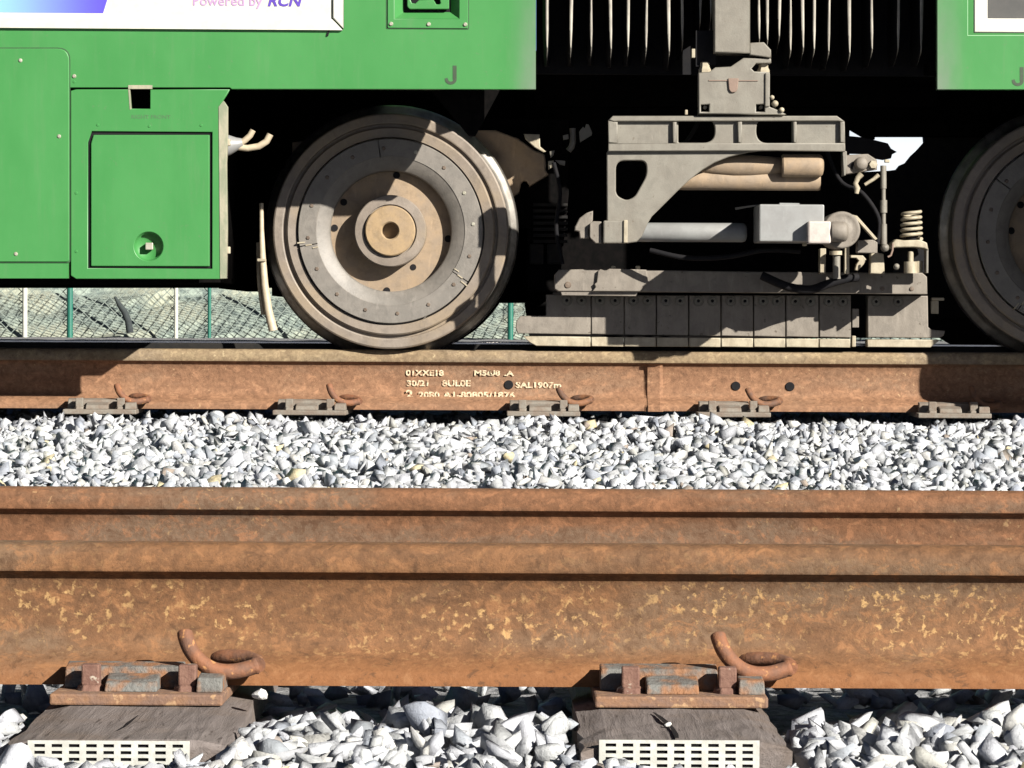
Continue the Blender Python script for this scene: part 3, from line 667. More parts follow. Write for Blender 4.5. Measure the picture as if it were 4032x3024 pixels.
# socket box on the left car
plate('socket_seam_shade', rnd([(1521, -240), (1847, -240), (1847, 116), (1521, 114)], 5), 'seam', YB - .0012, .001, holes=[rect(1553, -210, 1809, 74)], parent=P_)  # dark outline painted as the shaded edge of the socket plate
sb = plate('socket_plate', rnd([(1526, -240), (1843, -240), (1843, 112), (1526, 110)], 5), 'green', YB - .004, .005, holes=[rect(1553, -210, 1809, 74)], parent=P_, bevel=.0012)
def frustum(o, i, Y0, Y1):
    A = [T(x, y, Y0) for x, y in o]; B = [T(x, y, Y1) for x, y in i]
    return MB().add(A + B, [(k, (k+1) % 4, 4 + (k+1) % 4, 4 + k) for k in range(4)])
frustum([(1553, -210), (1809, -210), (1809, 74), (1553, 74)], [(1590, -170), (1775, -170), (1775, 48), (1590, 48)], YB - .004, YB + .024).build('recess_wall', 'green', sb)
plate('recess_floor', rect(1580, -180, 1785, 55), 'rubber', YB + .024, .003, parent=sb)
plate('lid', rnd([(1603, -150), (1768, -150), (1768, 36), (1612, 36), (1603, 26)], 6), 'green', YB + .006, .012, holes=[[(1640, -80), (1715, -80), (1735, 12), (1730, 17), (1718, 17), (1708, 0), (1650, 0), (1636, 14), (1622, 12), (1612, -10)]], parent=sb, bevel=.002)
for sx in (1540, 1688, 1832):
    c = T(sx, 94 + (sx - 1540) * .008, YB - .005); MB().lathe(c, [(.0001, -.003), (.004, -.003), (.0058, .001)], 14).build('screw', 'bright_bolt', sb)
# --- dark underframe masses
def mass(name, pts, Y, d, m='black', par=P_): return plate(name, pts, m, Y, d, parent=par)
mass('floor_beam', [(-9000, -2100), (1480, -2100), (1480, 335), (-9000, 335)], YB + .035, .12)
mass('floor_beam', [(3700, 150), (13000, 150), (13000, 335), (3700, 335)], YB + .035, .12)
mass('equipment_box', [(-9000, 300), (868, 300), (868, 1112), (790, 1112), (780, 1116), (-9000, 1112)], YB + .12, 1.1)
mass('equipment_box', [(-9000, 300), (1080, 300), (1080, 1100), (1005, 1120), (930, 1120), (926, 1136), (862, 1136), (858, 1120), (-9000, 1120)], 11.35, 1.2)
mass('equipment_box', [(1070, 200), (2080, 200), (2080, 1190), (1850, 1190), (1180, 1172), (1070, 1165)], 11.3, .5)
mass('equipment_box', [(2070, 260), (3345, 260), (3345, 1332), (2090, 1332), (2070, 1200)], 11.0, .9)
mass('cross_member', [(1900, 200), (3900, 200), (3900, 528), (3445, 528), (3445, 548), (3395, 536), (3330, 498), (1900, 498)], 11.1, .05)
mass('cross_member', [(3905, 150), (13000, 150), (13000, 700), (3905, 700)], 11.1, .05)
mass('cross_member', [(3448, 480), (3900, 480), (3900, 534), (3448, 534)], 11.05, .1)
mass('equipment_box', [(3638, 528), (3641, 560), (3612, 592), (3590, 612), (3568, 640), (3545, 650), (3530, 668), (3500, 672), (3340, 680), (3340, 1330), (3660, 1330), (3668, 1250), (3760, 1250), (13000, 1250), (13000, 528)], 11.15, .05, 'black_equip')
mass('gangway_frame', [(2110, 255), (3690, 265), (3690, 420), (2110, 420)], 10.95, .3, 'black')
# roof and far side so that the cars are solid and throw their shade
zt_ = 3.45
for (x0, x1) in ((-9.2, T(2110, 0, YB).x), (T(3690, 0, YB).x, 9.5)):
    MB().box((x0, YB + .03, zt_), (x1, YB + 2.62, zt_ + .12)).build('roof', 'white', P_, .05)
    MB().box((x0, YB + 2.6, .94), (x1, YB + 2.63, zt_)).build('side_panel', 'green', P_)
    MB().box((x0, YB + .16, .95), (x1 - (.43 if x0 < -5 else 0), YB + 2.6, .98)).build('floor', 'black', P_)
# right skirt, just outside the frame
plate('skirt_panel', [(4400, 356), (13000, 356), (13000, 1300), (4400, 1240)], 'green', YB, .02, parent=P_)
mass('equipment_box', [(4420, 350), (13000, 350), (13000, 1110), (4420, 1110)], YB + .12, .9)
mass('shade_panel', [(1200, -500), (2098, -500), (2098, 94), (2042, 203), (1960, 370), (1871, 536), (1850, 540), (1700, 360), (1200, 345)], 10.3, .02)  # added dark panel, shaped to cast the slanted shadow on the wheel

# --- bellows
bel = empty('bellows', (T(2900, 0, 10.5).x, 10.5, 2.0)); bel.parent = P_; bel.location = bel.location - wloc(P_)
plate('back_curtain', [(2112, -2200), (3688, -2200), (3688, 300), (2112, 290)], 'rubber', 10.44, .03, parent=bel)
for i, (fx, yb) in enumerate([(2154, 195), (2247, 195), (2328, 192), (2406, 200), (2473, 193), (2544, 195), (2635, 210), (2688, 170), (2758, 82), (2800, 60), (2990, 160), (3022, 165), (3068, 150), (3113, 205),
                              (3163, 195), (3206, 200), (3263, 208), (3346, 215), (3434, 200), (3537, 195), (3628, 200)]):
    m = MB(); Y0 = 10.25; wt = 8.5 + 2 * math.sin(i * 2.3); wb = 5.6
    prof = [(-2200, 0, wt * 1.2), (-60, 0, wt), (yb - 75, 0, wb + 2.6), (yb - 8, .0, wb), (yb + 6, .012, wb * .9), (yb + 26, .05, wb * .6), (yb + 50, .12, 3)]
    jx = 3 * math.sin(i * 1.7)
    L = []; 
    for (yy, dy, hw) in prof:
        xx = fx + jx * max(0, (yb - yy)) / 200 if yy > -200 else fx + jx
        a = T(xx - hw, yy, Y0); b = T(xx + hw, yy, Y0); L.append([(a.x + .002, Y0 + dy + .003, a.z), ((a.x+b.x)/2, Y0 + dy - .001, a.z), (b.x - .002, Y0 + dy + .003, b.z), (b.x + .006, 10.44, b.z), (a.x - .006, 10.44, a.z)])
    vs_ = [p for r_ in L for p in r_]
    for j in range(len(L) - 1):
        o_ = j * 5
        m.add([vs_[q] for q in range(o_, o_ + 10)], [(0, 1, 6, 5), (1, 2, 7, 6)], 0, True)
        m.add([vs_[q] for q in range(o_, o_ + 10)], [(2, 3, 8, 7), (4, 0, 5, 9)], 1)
    m.add(L[-1], [(0, 1, 2, 3, 4)], 1)
    m.build('fold', ['fold_edge', 'rubber'], bel)

# --- wheels
def make_wheel(cx, cz, Yf, name='wheel', spin=0.0):
    e = empty(name, (cx, Yf + .06, cz)); e.parent = P_; e.location = Vector((cx, Yf + .06, cz)) - P_.location
    c = (cx, Yf, cz)
    MB().lathe(c, [(.2605, .004), (.262, -.003), (.286, -.004), (.290, .0), (.2915, .013), (.2985, .013), (.3, .001), (.303, .0), (.3235, .0), (.3275, .003), (.3286, .009)], 160).build('tyre', 'tyre', e)
    MB().lathe(c, [(.3286, .009), (.330, .075)], 160, smooth=True).build('tread', 'tread', e)
    MB().lathe(c, [(.330, .075), (.338, .086), (.350, .092), (.3555, .100), (.3565, .108), (.353, .118), (.345, .122), (.28, .122), (.10, .10), (.10, .14), (.0, .14)], 160, smooth=True).build('flange', 'tread', e)
    MB().lathe(c, [(.168, .037), (.14, .036), (.100, .034)], 128, smooth=True).build('wheel_centre', 'beige', e)
    MB().lathe(c, [(.206, -.011), (.202, -.0095), (.190, -.005), (.176, .003), (.171, .007)], 128, smooth=True).lathe(c, [(.171, .007), (.1685, .011), (.168, .038)], 128).build('dish_lip', 'disc', e)
    # brake ring of three segments with a slit between them
    cuts = [R(-33), R(-170), R(98)]
    segs = [(R(-170) + .006, R(-33) - .006), (R(-33) + .006, R(98) - .006), (R(98) + .006, R(190) - .006)]
    for a0, a1 in segs:
        m = MB(); m.lathe(c, [(.206, .004), (.206, -.0115), (.2075, -.013), (.2555, -.013), (.257, -.0115), (.257, .004)], 48, a0=a0 + spin, a1=a1 + spin)
        o_ = m.build('brake_segment', 'disc', e)
    # joints between the segments: small upset tabs
    for a in (R(-33), R(190)):
        m = MB()
        for (r0, r1, da) in ((.206, .222, .045), (.222, .240, .0), (.240, .262, -.04)):
            rm = (r0 + r1) / 2; aa = a + da + spin
            q = [Vector(c) + Vector((rr * math.cos(aa + dd), -.0155, rr * math.sin(aa + dd))) for rr, dd in ((r0, -.006), (r1, -.009), (r1, .007), (r0, .009))]
            b_ = [p + Vector((0, .014, 0)) for p in q]
            m.add(q + b_, [(0, 1, 2, 3), (0, 4, 5, 1), (1, 5, 6, 2), (2, 6, 7, 3), (3, 7, 4, 0)])
        m.build('joint_tab', 'cream', e, .001)
    MB().lathe(c, [(.100, .030), (.100, -.024), (.0975, -.0275), (.074, -.029), (.0735, -.022), (.070, -.022)], 96).build('hub', 'tyre', e)
    MB().lathe(c, [(.070, -.022), (.070, -.038), (.067, -.041), (.026, -.042), (.0225, -.038), (.0222, .0), (.0001, .0)], 96).build('hub_cap', 'beige_hot', e)
    for k in range(16):
        a = R(-175 + 22.5 * k) + spin; q = (cx + .2305 * math.cos(a), Yf - .013, cz + .2305 * math.sin(a))
        br = k in (8, 9, 11)
        MB().lathe(q, [(.0001, -.003), (.0042, -.003), (.0058, -.001), (.006, .001)], 6).build('bolt', 'bright_bolt' if br else 'bolt', e)
    f_ = .000491
    for dx, dz in ((-322, 18), (325, -40), (127, -203), (-23, -338), (30, 320), (-270, 165)):
        r_ = .0095 if (dx, dz) != (127, -203) else .0085
        rr = math.hypot(dx, dz) * f_; yy = .0355 if rr < .15 else .0365
        MB().lathe((cx + dx * f_, Yf + yy, cz + dz * f_), [(.0001, -.0022), (r_, -.0022), (r_ + .0006, .001)], 20).build('lightening_hole', 'rubber', e)
    return e
YWF = 10.585
c = T(1538, 910, YWF)
make_wheel(c.x, c.z, YWF)
c2 = T(4212, 921, YWF); wh2 = make_wheel(c2.x, c2.z, YWF, 'wheel', .8)
for cc in (c, c2):
    ax = MB(); ax.lathe((cc.x, 10.72, cc.z), [(.0, 0), (.075, 0), (.075, 1.42), (0, 1.42)], 32, smooth=True); ax.build('axle', 'black_equip', P_)
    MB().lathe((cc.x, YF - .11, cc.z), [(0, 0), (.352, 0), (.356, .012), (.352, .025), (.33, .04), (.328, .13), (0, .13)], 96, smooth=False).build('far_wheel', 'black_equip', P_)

# --- bogie frame behind the wheel, brake caliper arm
YFm = 10.735
plate('bogie_frame', [(1150, 560), (1500, 520), (1800, 512), (1950, 512), (2040, 545), (2105, 592), (2138, 604), (2146, 612), (2150, 650), (2148, 668), (2160, 688), (2085, 733), (2075, 715), (2062, 712), (2052, 722), (2045, 757), (2020, 775), (1900, 800), (1500, 700), (1150, 700)],
      'beige', YFm, .09, parent=P_, bevel=.004)
plate('bogie_side_box', [(1700, 470), (2240, 470), (2240, 760), (2200, 1150), (2075, 1150), (2075, 900), (1700, 900)], 'black', YFm + .1, .15, parent=P_, bevel=.004)
# slatted dark grille and box right of the wheel
for k in range(7):
    MB().pbox(2100, 800 + k*24, 2235, 812 + k*24, YFm + .08, .02).build('grille_slat', 'black_equip', P_)
for k in range(2):
    MB().pbox(2085 + k*70, 960, 2140 + k*70, 1040, YFm + .075, .03).build('junction_box', 'black_equip', P_, .004)
# lit connector pieces
YC = 10.62
plate('cable_clamp', [(2062, 527), (2125, 529), (2127, 577), (2150, 596), (2140, 600), (2105, 580), (2070, 548)], 'cream', YC, .02, parent=P_, bevel=.002)
plate('cable_clamp', [(2164, 596), (2184, 592), (2180, 610), (2168, 622)], 'cast', YC, .02, parent=P_, bevel=.001)
plate('cable_clamp', [(2158, 634), (2180, 632), (2178, 655), (2160, 668)], 'cream', YC, .02, parent=P_, bevel=.001)
plate('cable_clamp', [(2186, 630), (2226, 633), (2224, 652), (2205, 648)], 'cast', YC, .02, parent=P_, bevel=.001)
plate('cable_clamp', [(2216, 533), (2238, 528), (2240, 546), (2218, 551)], 'cast', YC, .02, parent=P_, bevel=.001)
MB().tube([T(2255, 505, YC + .02), T(2256, 560, YC + .02), T(2250, 580, YC + .02), T(2238, 594, YC + .02)], .0088, 14).build('hose_stub', 'cast', P_)
plate('cable_clamp', [(2280, 518), (2296, 498), (2302, 505), (2308, 488), (2318, 490), (2332, 522), (2330, 532), (2284, 560)], 'cast', YC, .02, parent=P_, bevel=.001)
# hoses behind the skirt
YH = 10.24
MB().tube([T(872, 575, YH), T(905, 570, YH), T(935, 566, YH), T(955, 562, YH)], [.032, .027, .017, .012], 16).build('hose_joint', 'light_grey', P_)
MB().tube([T(945, 563, YH), T(965, 552, YH), T(985, 533, YH), T(996, 512, YH)], .0085, 12).build('hose', 'hose', P_)
MB().tube([T(940, 580, YH), T(975, 584, YH), T(1020, 576, YH), T(1050, 556, YH), T(1064, 528, YH)], .0092, 12).build('hose', 'hose', P_)
# sand pipe before the wheel
YP = 10.60
MB().tube([T(1029, 800, YP), T(1030, 900, YP), T(1033, 1000, YP), T(1042, 1120, YP), T(1056, 1220, YP), T(1076, 1302, YP)], [.006, .0065, .009, .0105, .0115, .013], 14).build('sand_pipe', 'hose', P_)
MB().tube([T(1016, 955, YP + .02), T(1020, 1110, YP + .02), T(1036, 1240, YP + .02)], .006, 10).build('sand_pipe', 'hose', P_)
MB().pbox(1012, 1018, 1046, 1030, YP - .015, .03).build('pipe_clamp', 'cream', P_, .002)

# --- bracket with its ribs (cast)
YK = 10.20
br = empty('bracket', (T(2860, 700, YK).x, YK, T(2860, 700, YK).z)); br.parent = P_; br.location = br.location - P_.location
base = [(2397, 470), (2412, 458), (3296, 458), (3324, 478), (3326, 592), (3060, 592), (3023, 592), (2950, 599), (2870, 618), (2815, 640), (2767, 668), (2712, 711), (2665, 755), (2605, 815),
        (2567, 852), (2550, 880), (2528, 930), (2508, 952), (2472, 958), (2392, 958), (2390, 860), (2389, 600), (2397, 588)]
slot1 = rnd([(2671, 464), (2815, 464), (2815, 562), (2671, 562)], [6, 46, 46, 6], 8)
slot2 = rnd([(2978, 464), (3119, 464), (3119, 563), (2978, 563)], [46, 6, 6, 46], 8)
lhole = rnd([(2425, 632), (2546, 632), (2547, 690), (2500, 775), (2468, 790), (2425, 770)], [36, 38, 22, 26, 22, 34], 7)
plate('web_plate', base, 'cast', YK, .03, holes=[slot1, slot2, lhole], parent=br, bevel=.003)
YRB = YK - .015
for pts in ([(2396, 472), (2414, 456), (3296, 456), (3326, 478), (3300, 477), (2430, 478), (2420, 480)], [(2396, 564), (3328, 563), (3329, 596), (3060, 594), (2394, 597)], [(2395, 474), (2418, 480), (2432, 480), (2432, 563), (2395, 563)],
            [(2649, 480), (2664, 480), (2664, 563), (2649, 563)], [(2905, 479), (2922, 479), (2920, 562), (2906, 562)], [(3124, 479), (3137, 479), (3137, 562), (3124, 562)], [(3308, 479), (3326, 479), (3328, 562), (3308, 562)]):
    plate('flange_rib', pts, 'cast', YRB, .0155, parent=br, bevel=.003)
plate('drop_flange', [(3318, 590), (3334, 596), (3336, 640), (3330, 690), (3322, 692)], 'cast', YK - .01, .07, parent=br, bevel=.002)
MB().pbox(2376, 868, 2462, 958, YK - .022, .06).build('pivot_block', 'cast', br, .004)
MB().pbox(2456, 866, 2471, 956, YK - .028, .03).build('pivot_block_rib', 'cream', br, .002)
plate('pivot_nut', rnd([(2322, 880), (2335, 871), (2368, 872), (2369, 958), (2345, 958), (2322, 935)], 4), 'cast_warm', YK - .006, .04, parent=br, bevel=.002)
plate('pivot_cap', [(2335, 830), (2334, 868), (2318, 905), (2318, 938), (2284, 940), (2280, 912), (2262, 908), (2264, 892), (2282, 858), (2310, 838)], 'cast_warm', YK + .01, .03, parent=br, bevel=.003)
# box and pillar on top
YX = 10.17
bx_ = plate('pedestal', [(2751, 285), (2795, 282), (2817, 265), (2878, 262), (2928, 228), (3036, 230), (3037, 247), (2978, 249), (2959, 270), (2970, 281), (3031, 284), (3031, 420), (3060, 432), (3095, 449), (2751, 449)],
            'cast', YX, .07, holes=[rect(2760, 411, 2793, 440), rect(2977, 410, 3012, 440)], parent=P_, bevel=.003)
MB().pbox(2757, 408, 2796, 443, YX + .045, .003).build('bolt_pocket', 'rubber', bx_); MB().pbox(2974, 407, 3015, 443, YX + .045, .003).build('bolt_pocket', 'rubber', bx_)
for bxx in (2777, 2997):
    c_ = T(bxx, 422, YX + .02); MB().lathe(c_, [(.0001, -.004), (.005, -.004), (.0065, .004), (.0065, .02)], 6).build('bolt', 'cast', bx_)
MB().pbox(3013, 286, 3031, 420, YX - .006, .03).build('pedestal_rib', 'cast', bx_, .003)
MB().pbox(2790, 315, 2985, 320, YX - .0025, .004).build('seam_rib', 'redbrown', bx_, .001)
plate('cast_lug', rnd([(2866, 308), (2909, 308), (2904, 355), (2895, 364), (2878, 364), (2870, 352)], 5), 'redbrown', YX - .006, .007, parent=bx_, bevel=.002)
for bxx, byy in ((2775, 265), (3006, 268)):
    a_ = T(bxx, byy + 18, YX + .03); MB().lathe(a_, [(.0165, -.005), (.0165, .006), (.0125, .014), (.0125, .024), (.0075, .027), (.0001, .027)], 6, axis='Z').build('bolt', 'cream', bx_)
plate('pillar_foot', [(2952, 168), (3008, 166), (3036, 196), (3037, 226), (2952, 217)], 'cast', YX - .01, .06, parent=P_, bevel=.003)
plate('pillar', [(2812, -2200), (2954, -2200), (2954, 209), (2812, 208)], 'cast', YX - .02, .11, parent=P_, bevel=.004)
plate('pillar_arm', [(2740, 120), (2820, 120), (2820, 255), (2740, 262)], 'rubber', YX + .03, .03, parent=P_)
MB().pbox(2724, 192, 2737, 227, YX + .02, .03).build('dowel', 'cream', P_, .001)
for (a_, b_) in (((3040, 384), 7), ((3052, 408), 10), ((3078, 433), 8)):
    MB().lathe(T(a_[0], a_[1], YX), [(.0001, -.008), (.006, -.007), (b_ * .0009, 0), (b_ * .0009, .02)], 10, smooth=True).build('nut', 'cream', bx_)
MB().pbox(2697, 432, 2708, 452, YX + .03, .02).build('dowel', 'cream', P_, .002)
# right lug, lever, hooks
YG = 10.24
lug = plate('lug', [(3328, 610), (3418, 606), (3454, 630), (3454, 668), (3420, 673), (3328, 688)], 'cast_warm', YG, .03, parent=P_, bevel=.003)
plate('painted_shade', [(3336, 652), (3356, 636), (3364, 640), (3356, 668)], 'rubber', YG - .001, .003, parent=lug)  # dark patch laid on the lug in place of shade
MB().lathe(T(3390, 645, YG), [(.0001, -.02), (.012, -.019), (.0165, -.014), (.0185, -.002), (.0185, .01)], 24, smooth=True).build('boss', 'cast_warm', lug)
MB().lathe(T(3438, 648, YG), [(.0001, -.012), (.011, -.011), (.0125, 0), (.0125, .01)], 6).build('nut', 'cream', lug)
plate('lever', [(3331, 534), (3403, 541), (3496, 564), (3509, 585), (3532, 598), (3513, 608), (3509, 623), (3479, 629), (3441, 623), (3412, 606), (3331, 604)], 'rubber', 10.6, .03, parent=P_, bevel=.002)
MB().tube([T(3392, 684, YG), T(3378, 700, YG), T(3368, 722, YG), T(3376, 742, YG), T(3372, 762, YG)], [.009, .0075, .007, .008, .006], 12).build('hook', 'cream', P_)
MB().tube([T(3405, 727, YG), T(3440, 705, YG), T(3460, 688, YG)], [.0045, .005, .006], 10).build('pin', 'cream', P_)
MB().pbox(3484, 628, 3504, 640, YG + .02, .02).build('clevis', 'cream', P_, .002)
# adjusting rod in steps
rd = MB(); L = [(652, 743, 12), (743, 788, 8.5), (788, 838, 14), (838, 882, 8.5), (882, 962, 12.5)]
for a_, b_, hw in L: rd.tube([T(3478 + (a_-650)*.006, a_, 10.33), T(3478 + (b_-650)*.006, b_, 10.33)], hw * S(10.33), 14)
rd.lathe(T(3484, 975, 10.33), [(.0001, -.013), (.0075, -.0105), (.0115, -.004), (.0115, .004), (.0075, .01), (.0001, .013)], 16, smooth=True)
rd.build('adjusting_rod', 'cast', P_)
# horizontal tubes under the arch
YU = 10.275
def hcyl(x0, x1, yy, rpx, Y, name, m, dome=True, par=P_):
    a_ = T(x0, yy, Y); b_ = T(x1, yy, Y); r_ = rpx * S(Y); Ld = b_.x - a_.x
    pr = [(.0001, 0), (r_ * .9, 0), (r_, .004)] + ([(r_, Ld - r_ * .5), (r_ * .93, Ld - r_ * .25), (r_ * .75, Ld - r_*.1), (r_*.45, Ld-r_*.02), (.0001, Ld)] if dome else [(r_, Ld - .004), (r_ * .92, Ld), (.0001, Ld)])
    m_ = MB(); m_.lathe(a_, [(q[0], q[1]) for q in pr][::-1], 40, smooth=True, axis='X'); o_ = m_.build(name, m, par)
    e_ = o_.modifiers.new('s', 'EDGE_SPLIT'); e_.split_angle = R(35); return o_
hcyl(2560, 3229, 706, 42, YU, 'spring_tube', 'beige', False)
ab = T(2700, 652, YU - .012); Lb = T(3120, 652, YU - .012).x - ab.x; kb = S(YU)
MB().lathe(ab, [(.0001, Lb), (24*kb, Lb*.995), (30*kb, Lb*.95), (37*kb, Lb*.8), (44*kb, Lb*.6), (45*kb, Lb*.45), (38*kb, Lb*.25), (24*kb, Lb*.05), (.0001, 0)], 40, smooth=True, axis='X').build('bulged_tube', 'beige', P_)
hcyl(3078, 3244, 652, 46, YU - .038, 'spring_tube', 'beige', True)
hcyl(2470, 2942, 914, 38, 10.40, 'traction_rod', 'light_grey', True)
# motor box, roller and belt
mb = MB().pbox(2990, 804, 3245, 952, 10.165, .25); mb.build('motor_box', 'light_grey', P_, .004)
plate('cap_edge', [(3070, 799), (3148, 800), (3148, 808), (3070, 808)], 'light_grey', 10.17, .05, parent=P_)
plate('guide_rail', [(2895, 817), (2960, 808), (2988, 806), (2988, 810), (2940, 818), (2898, 826)], 'cast', 10.36, .02, parent=P_)
ro = MB(); c_ = T(3315, 905, 10.16)
ro.lathe(c_, [(.0001, 0), (.020, -.002), (.024, 0), (.040, .004), (.046, .0), (.0495, .004), (.0495, .20), (0.0001, .20)], 48, smooth=True); ro.build('roller', 'cast_warm', P_)
MB().pbox(3182, 870, 3272, 959, 10.12, .07).build('sensor_block', 'near_white', P_, .005)
hcyl(3272, 3340, 912, 40, 10.14, 'sensor_nose', 'cast_warm', True)
plate('belt', [(3345, 842), (3375, 850), (3455, 940), (3446, 946), (3370, 862), (3340, 852)], 'cream', 10.22, .04, parent=P_, bevel=.001)
plate('arm', [(3376, 946), (3440, 944), (3455, 955), (3455, 996), (3376, 996)], 'cast_warm', 10.28, .05, parent=P_, bevel=.002)
MB().pbox(3162, 953, 3178, 968, 10.27, .03).build('dowel', 'cream', P_, .002)
# hoses and cables looping between the bogie parts
for pts, rr_, m_ in (([(3215, 470, 10.5), (3300, 700, 10.45), (3395, 760, 10.42), (3460, 860, 10.42), (3455, 960, 10.42)], .006, 'rubber'),
                     ([(2560, 985, 10.42), (2700, 1015, 10.40), (2860, 1012, 10.40), (3010, 985, 10.40), (3150, 990, 10.42)], .007, 'rubber'),
                     ([(3000, 1085, 10.47), (3100, 1128, 10.45), (3190, 1140, 10.45), (3260, 1118, 10.45), (3330, 1098, 10.45), (3378, 1092, 10.46)], .012, 'rubber'),
                     ([(2180, 640, 10.6), (2205, 760, 10.6), (2190, 900, 10.6), (2215, 1040, 10.6)], .006, 'rubber'),
                     ([(2755, 470, 10.33), (2700, 560, 10.4), (2620, 600, 10.45)], .006, 'rubber')):
    P3 = [T(*q) for q in pts]; fine = []
    for i in range(len(P3) - 1):
        a_, b_ = P3[i], P3[i+1]; p0 = P3[max(i-1, 0)]; p3 = P3[min(i+2, len(P3)-1)]
        for k in range(6):
            u = k/6; fine.append(0.5*((2*a_)+(b_-p0)*u+(2*p0-5*a_+4*b_-p3)*u*u+(3*a_-p0-3*b_+p3)*u**3))
    fine.append(P3[-1]); MB().tube(fine, rr_, 10).build('hose', m_, P_)
# --- magnetic track brake
YT = 10.51
tb = empty('track_brake', (T(2860, 1200, YT).x, YT, T(2860, 1200, YT).z)); tb.parent = P_; tb.location = tb.location - P_.location
plate('beam', [(2183, 1082), (2200, 1062), (2300, 1060), (2540, 1063), (3000, 1070), (3632, 1074), (3650, 1090), (3652, 1158), (2540, 1150), (2200, 1148), (2183, 1138)], 'cast_warm', YT, .10, parent=tb, bevel=.003)
plate('beam_clamp', [(2355, 1066), (2365, 1060), (2385, 1066), (2400, 1058), (2545, 1062), (2549, 1085), (2552, 1112), (2520, 1147), (2332, 1147), (2345, 1130), (2340, 1118), (2350, 1110)], 'cast_warm', YT - .012, .012, parent=tb, bevel=.002)
plate('lower_lip', [(2207, 1146), (2512, 1148), (2505, 1166), (2212, 1164)], 'cast_warm', YT + .004, .06, parent=tb, bevel=.002)
for xx in (2415, 2512): MB().pbox(xx - 9, 1046, xx + 9, 1078, YT + .0, .03).build('stud', 'cream', tb, .003)
for xx, yy, rr_ in ((2236, 1122, 13), (3475, 1137, 9), (3590, 1137, 9), (3350, 1087, 6)):
    MB().lathe(T(xx, yy, YT), [(.0001, -.004), (rr_ * .0006, -.0035), (rr_ * .00072, .0), (rr_*.00072, .004)], 12).build('bolt', 'bolt', tb)
YS = 10.606
segsx = [(2457, 2584), (2584, 2712), (2712, 2839), (2839, 2967), (2967, 3094), (3094, 3225), (3225, 3353)]
def seg(pts, x0, x1, bolts):
    o_ = plate('magnet_segment', pts, 'cast_warm', YS, .07, parent=tb, bevel=.0025)
    for bx2 in bolts:
        yy = 1186 + (bx2 - 3100) * .004; c_ = T(bx2, yy, YS); s_ = S(YS)
        MB().lathe(c_, [(.0001, -.001), (6*s_, -.001), (7*s_, -.004), (13*s_, -.0045), (15*s_, -.001), (19*s_, -.0005), (20*s_, -.002), (22*s_, .001)], 20).build('bolt', 'cast', o_)
        MB().lathe(c_ + Vector((0, -.0015, 0)), [(.0001, 0), (7*s_, 0), (7.2*s_, .001)], 6).build('socket', 'rubber', o_)
    return o_
seg([(2034, 1262), (2050, 1244), (2150, 1243), (2150, 1160), (2326, 1161), (2326, 1316), (2038, 1314), (2030, 1290)], 0, 0, [2232, 2290])
seg([(2329, 1161), (2456, 1161), (2456, 1317), (2329, 1316)], 0, 0, [2362, 2422])
for (a_, b_) in segsx:
    y0 = 1318 + (a_ - 2457) * .0125
    seg([(a_ + 2, 1163), (b_ - 2, 1163), (b_ - 2, y0 + 1), (a_ + 2, y0)], 0, 0, [a_ + 38, b_ - 34])
seg([(3417, 1164), (3653, 1165), (3655, 1288), (3668, 1298), (3721, 1303), (3716, 1322), (3700, 1331), (3417, 1329)], 0, 0, [3450, 3536])
# pole shoes
px_ = [2062, 2327, 2457, 2584, 2712, 2839, 2967, 3094, 3225, 3350]
for i in range(len(px_) - 1):
    a_, b_ = px_[i], px_[i+1]; t0 = 1324 + (a_ - 2062) * .0088; t1 = 1324 + (b_ - 2062) * .0088; bo = lambda x_: 1363 + (x_ - 2062) * .004
    pts = [(a_ + 2, t0), (b_ - 2, t1), (b_ - 2, bo(b_)), (a_ + (46 if i == 0 else 2), bo(a_))]
    if i == 0: pts = [(2058, 1323), (b_ - 2, t1), (b_ - 2, bo(b_)), (2112, 1362), (2085, 1348)]
    plate('pole_shoe', pts, 'cream', YS - .006, .08, parent=tb, bevel=.002)
plate('pole_shoe', [(3416, 1336), (3702, 1338), (3664, 1368), (3416, 1367)], 'cream', YS - .006, .08, parent=tb, bevel=.002)
MB().pbox(2056, 1317, 3352, 1326, YS + .006, .06).build('gap_strip', 'rubber', tb)
MB().pbox(3356, 1215, 3382, 1290, YS + .002, .05).build('spacer', 'cast_warm', tb, .002)
MB().pbox(3355, 1322, 3370, 1366, YS + .002, .05).build('spacer', 'cream', tb, .002)
MB().pbox(3668, 1172, 3718, 1184, YS + .02, .03).build('end_bracket', 'cream', tb, .002)
MB().pbox(3666, 1184, 3696, 1236, YS + .02, .03).build('end_bracket', 'cream', tb, .002)
# uprights on the beam
MB().pbox(3229, 978, 3252, 1078, 10.46, .06).build('upright', 'cream', tb, .002)
hx = T(3295, 995, 10.44)
MB().tube([T(3295, 1003, 10.44), T(3295, 1098, 10.44)], 16 * S(10.44), 20).build('upright', 'cast', tb)
MB().tube([T(3293, 988, 10.44), T(3293, 1004, 10.44)], 27 * S(10.44), 20).build('collar', 'cream', tb)
MB().pbox(3326, 965, 3344, 1078, 10.42, .03).build('upright', 'cream', tb, .002)
plate('hooked_arm', [(3346, 1004), (3398, 1006), (3412, 1022), (3400, 1042), (3378, 1066), (3366, 1064), (3372, 1040), (3382, 1026), (3372, 1016), (3346, 1016)], 'cream', 10.43, .03, parent=tb, bevel=.002)
plate('upright', [(3428, 1000), (3440, 990), (3480, 1000), (3484, 1078), (3426, 1078)], 'cream', 10.42, .05, parent=tb, bevel=.003)
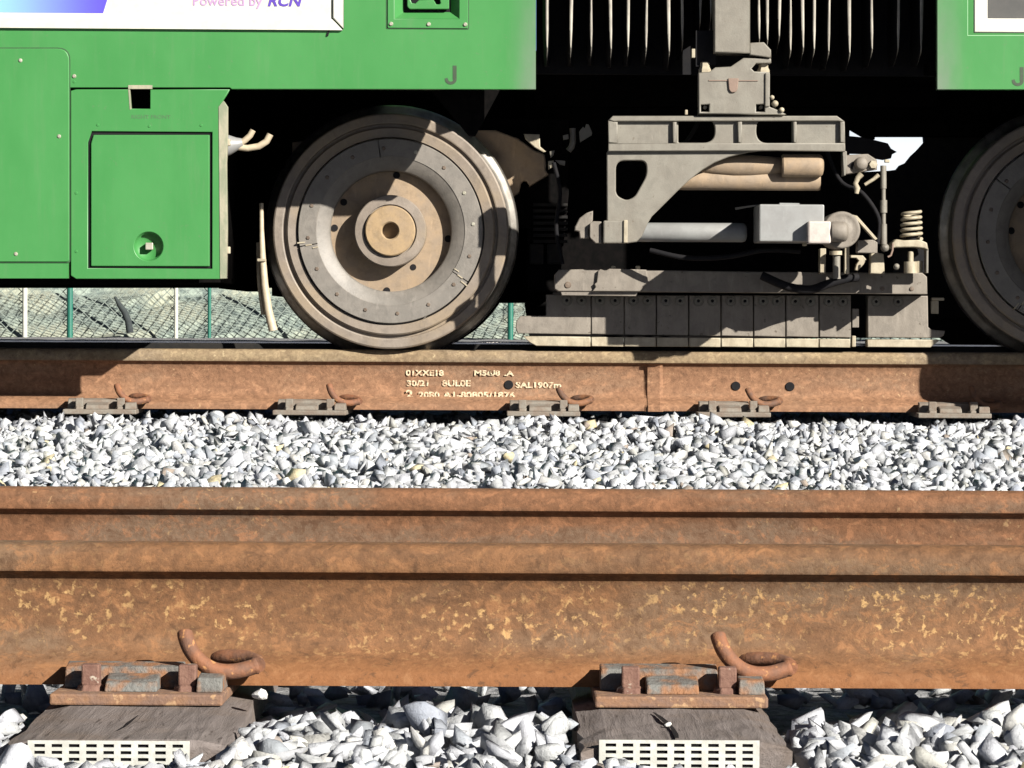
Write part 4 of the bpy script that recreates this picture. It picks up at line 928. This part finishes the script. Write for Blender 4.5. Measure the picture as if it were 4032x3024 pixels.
# coil spring on its seat
sp_ = MB(); c0 = T(3588, 940, 10.40); pts = []; hp = 107 * S(10.4); rr0 = 40 * S(10.4)
for k in range(0, 5 * 20 + 1):
    a_ = 2 * math.pi * k / 20; u = k / 100; pts.append(c0 + Vector((rr0 * (1 - .12*u) * math.cos(a_), rr0 * (1 - .12*u) * math.sin(a_), hp * u)))
sp_.tube(pts, .0048, 10); sp_.build('coil_spring', 'cream', tb)
MB().tube([c0 + Vector((0, 0, -.01)), c0 + Vector((0, 0, hp * .8))], .014, 16).build('spring_core', 'rubber', tb)
plate('spring_seat', [(3512, 955), (3530, 942), (3560, 946), (3625, 944), (3650, 956), (3656, 984), (3640, 978), (3600, 973), (3530, 974), (3512, 980)], 'cream', 10.355, .09, parent=tb, bevel=.003)
MB().pbox(3648, 978, 3655, 1075, 10.36, .06).build('seat_side', 'cast', tb, .001)
MB().pbox(3520, 976, 3655, 1074, 10.46, .01).build('seat_back', 'rubber', tb)
MB().tube([T(3586, 990, 10.38), T(3586, 1075, 10.38)], 11 * S(10.38), 14).build('stud', 'cream', tb)
MB().tube([T(3586, 1030, 10.38), T(3586, 1076, 10.38)], 27 * S(10.38), 6).build('nut', 'cream', tb)
MB().tube([T(3618, 1028, 10.39), T(3618, 1074, 10.39)], 15 * S(10.38), 8).build('nut', 'cream', tb)
MB().lathe(T(3530, 1050, 10.39), [(.0001, -.009), (.007, -.006), (.009, 0), (.006, .006)], 12, smooth=True).build('nut', 'cast', tb)
MB().tube([T(3515, 958, 10.34), T(3514, 985, 10.34), T(3508, 1005, 10.34), T(3496, 1012, 10.34)], .003, 8).build('wire_loop', 'redbrown', tb)

# ================================================================== FENCE beyond the tracks
YE = 19.0
fe = empty('fence', (-1, YE, .2)); tag(fe, 'green and white posted chain link fence seen in the gap beneath the tram', 'fence')
for px, hw, m_ in ((100, 10, 'post_white'), (277, 12, 'post_green'), (695, 8, 'post_white'), (826, 7, 'post_green'), (1375, 9, 'post_green'), (2010, 12, 'post_green'), (2620, 10, 'post_green'), (3200, 10, 'post_green'), (-280, 11, 'post_green')):
    a_ = T(px, 1200, YE); w_ = hw * S(YE)
    MB().tube([(a_.x, YE - .02, .12), (a_.x, YE - .02, .9)], w_, 12).build('post', m_, fe)
fw = MB(); pit = .052; H0, H1 = .2, .86; hgt = H1 - H0
x_ = -3.6
while x_ < 3.6:
    for sg in (1, -1):
        a_ = Vector((x_, YE, H0)); b_ = Vector((x_ + sg * hgt, YE + .002 * sg, H1)); r_ = .0019
        n_ = Vector((-(b_.z - a_.z), 0, b_.x - a_.x)).normalized() * r_
        fw.add([a_ - n_, a_ + n_, b_ + n_, b_ - n_, a_ - n_ + Vector((0, .004, 0)), a_ + n_ + Vector((0, .004, 0)), b_ + n_ + Vector((0, .004, 0)), b_ - n_ + Vector((0, .004, 0))],
               [(0, 1, 2, 3), (4, 7, 6, 5), (0, 4, 5, 1), (3, 2, 6, 7)])
    x_ += pit
o_ = fw.build('wire_mesh', 'wire', fe); o_['kind'] = 'stuff'
st = MB(); st.tube([T(512, 1310, 18.8), T(505, 1265, 18.8), T(490, 1228, 18.8), T(470, 1200, 18.8), T(452, 1168, 18.8)], [.018, .017, .016, .013, .006], 10)
tag(st.build('plant_stem', 'stem'), 'dark bent dead stem standing before the fence under the left car', 'plant')
print('objects', len(bpy.data.objects), 'tris', sum(len(o.data.polygons) for o in bpy.data.objects if o.type == 'MESH'))
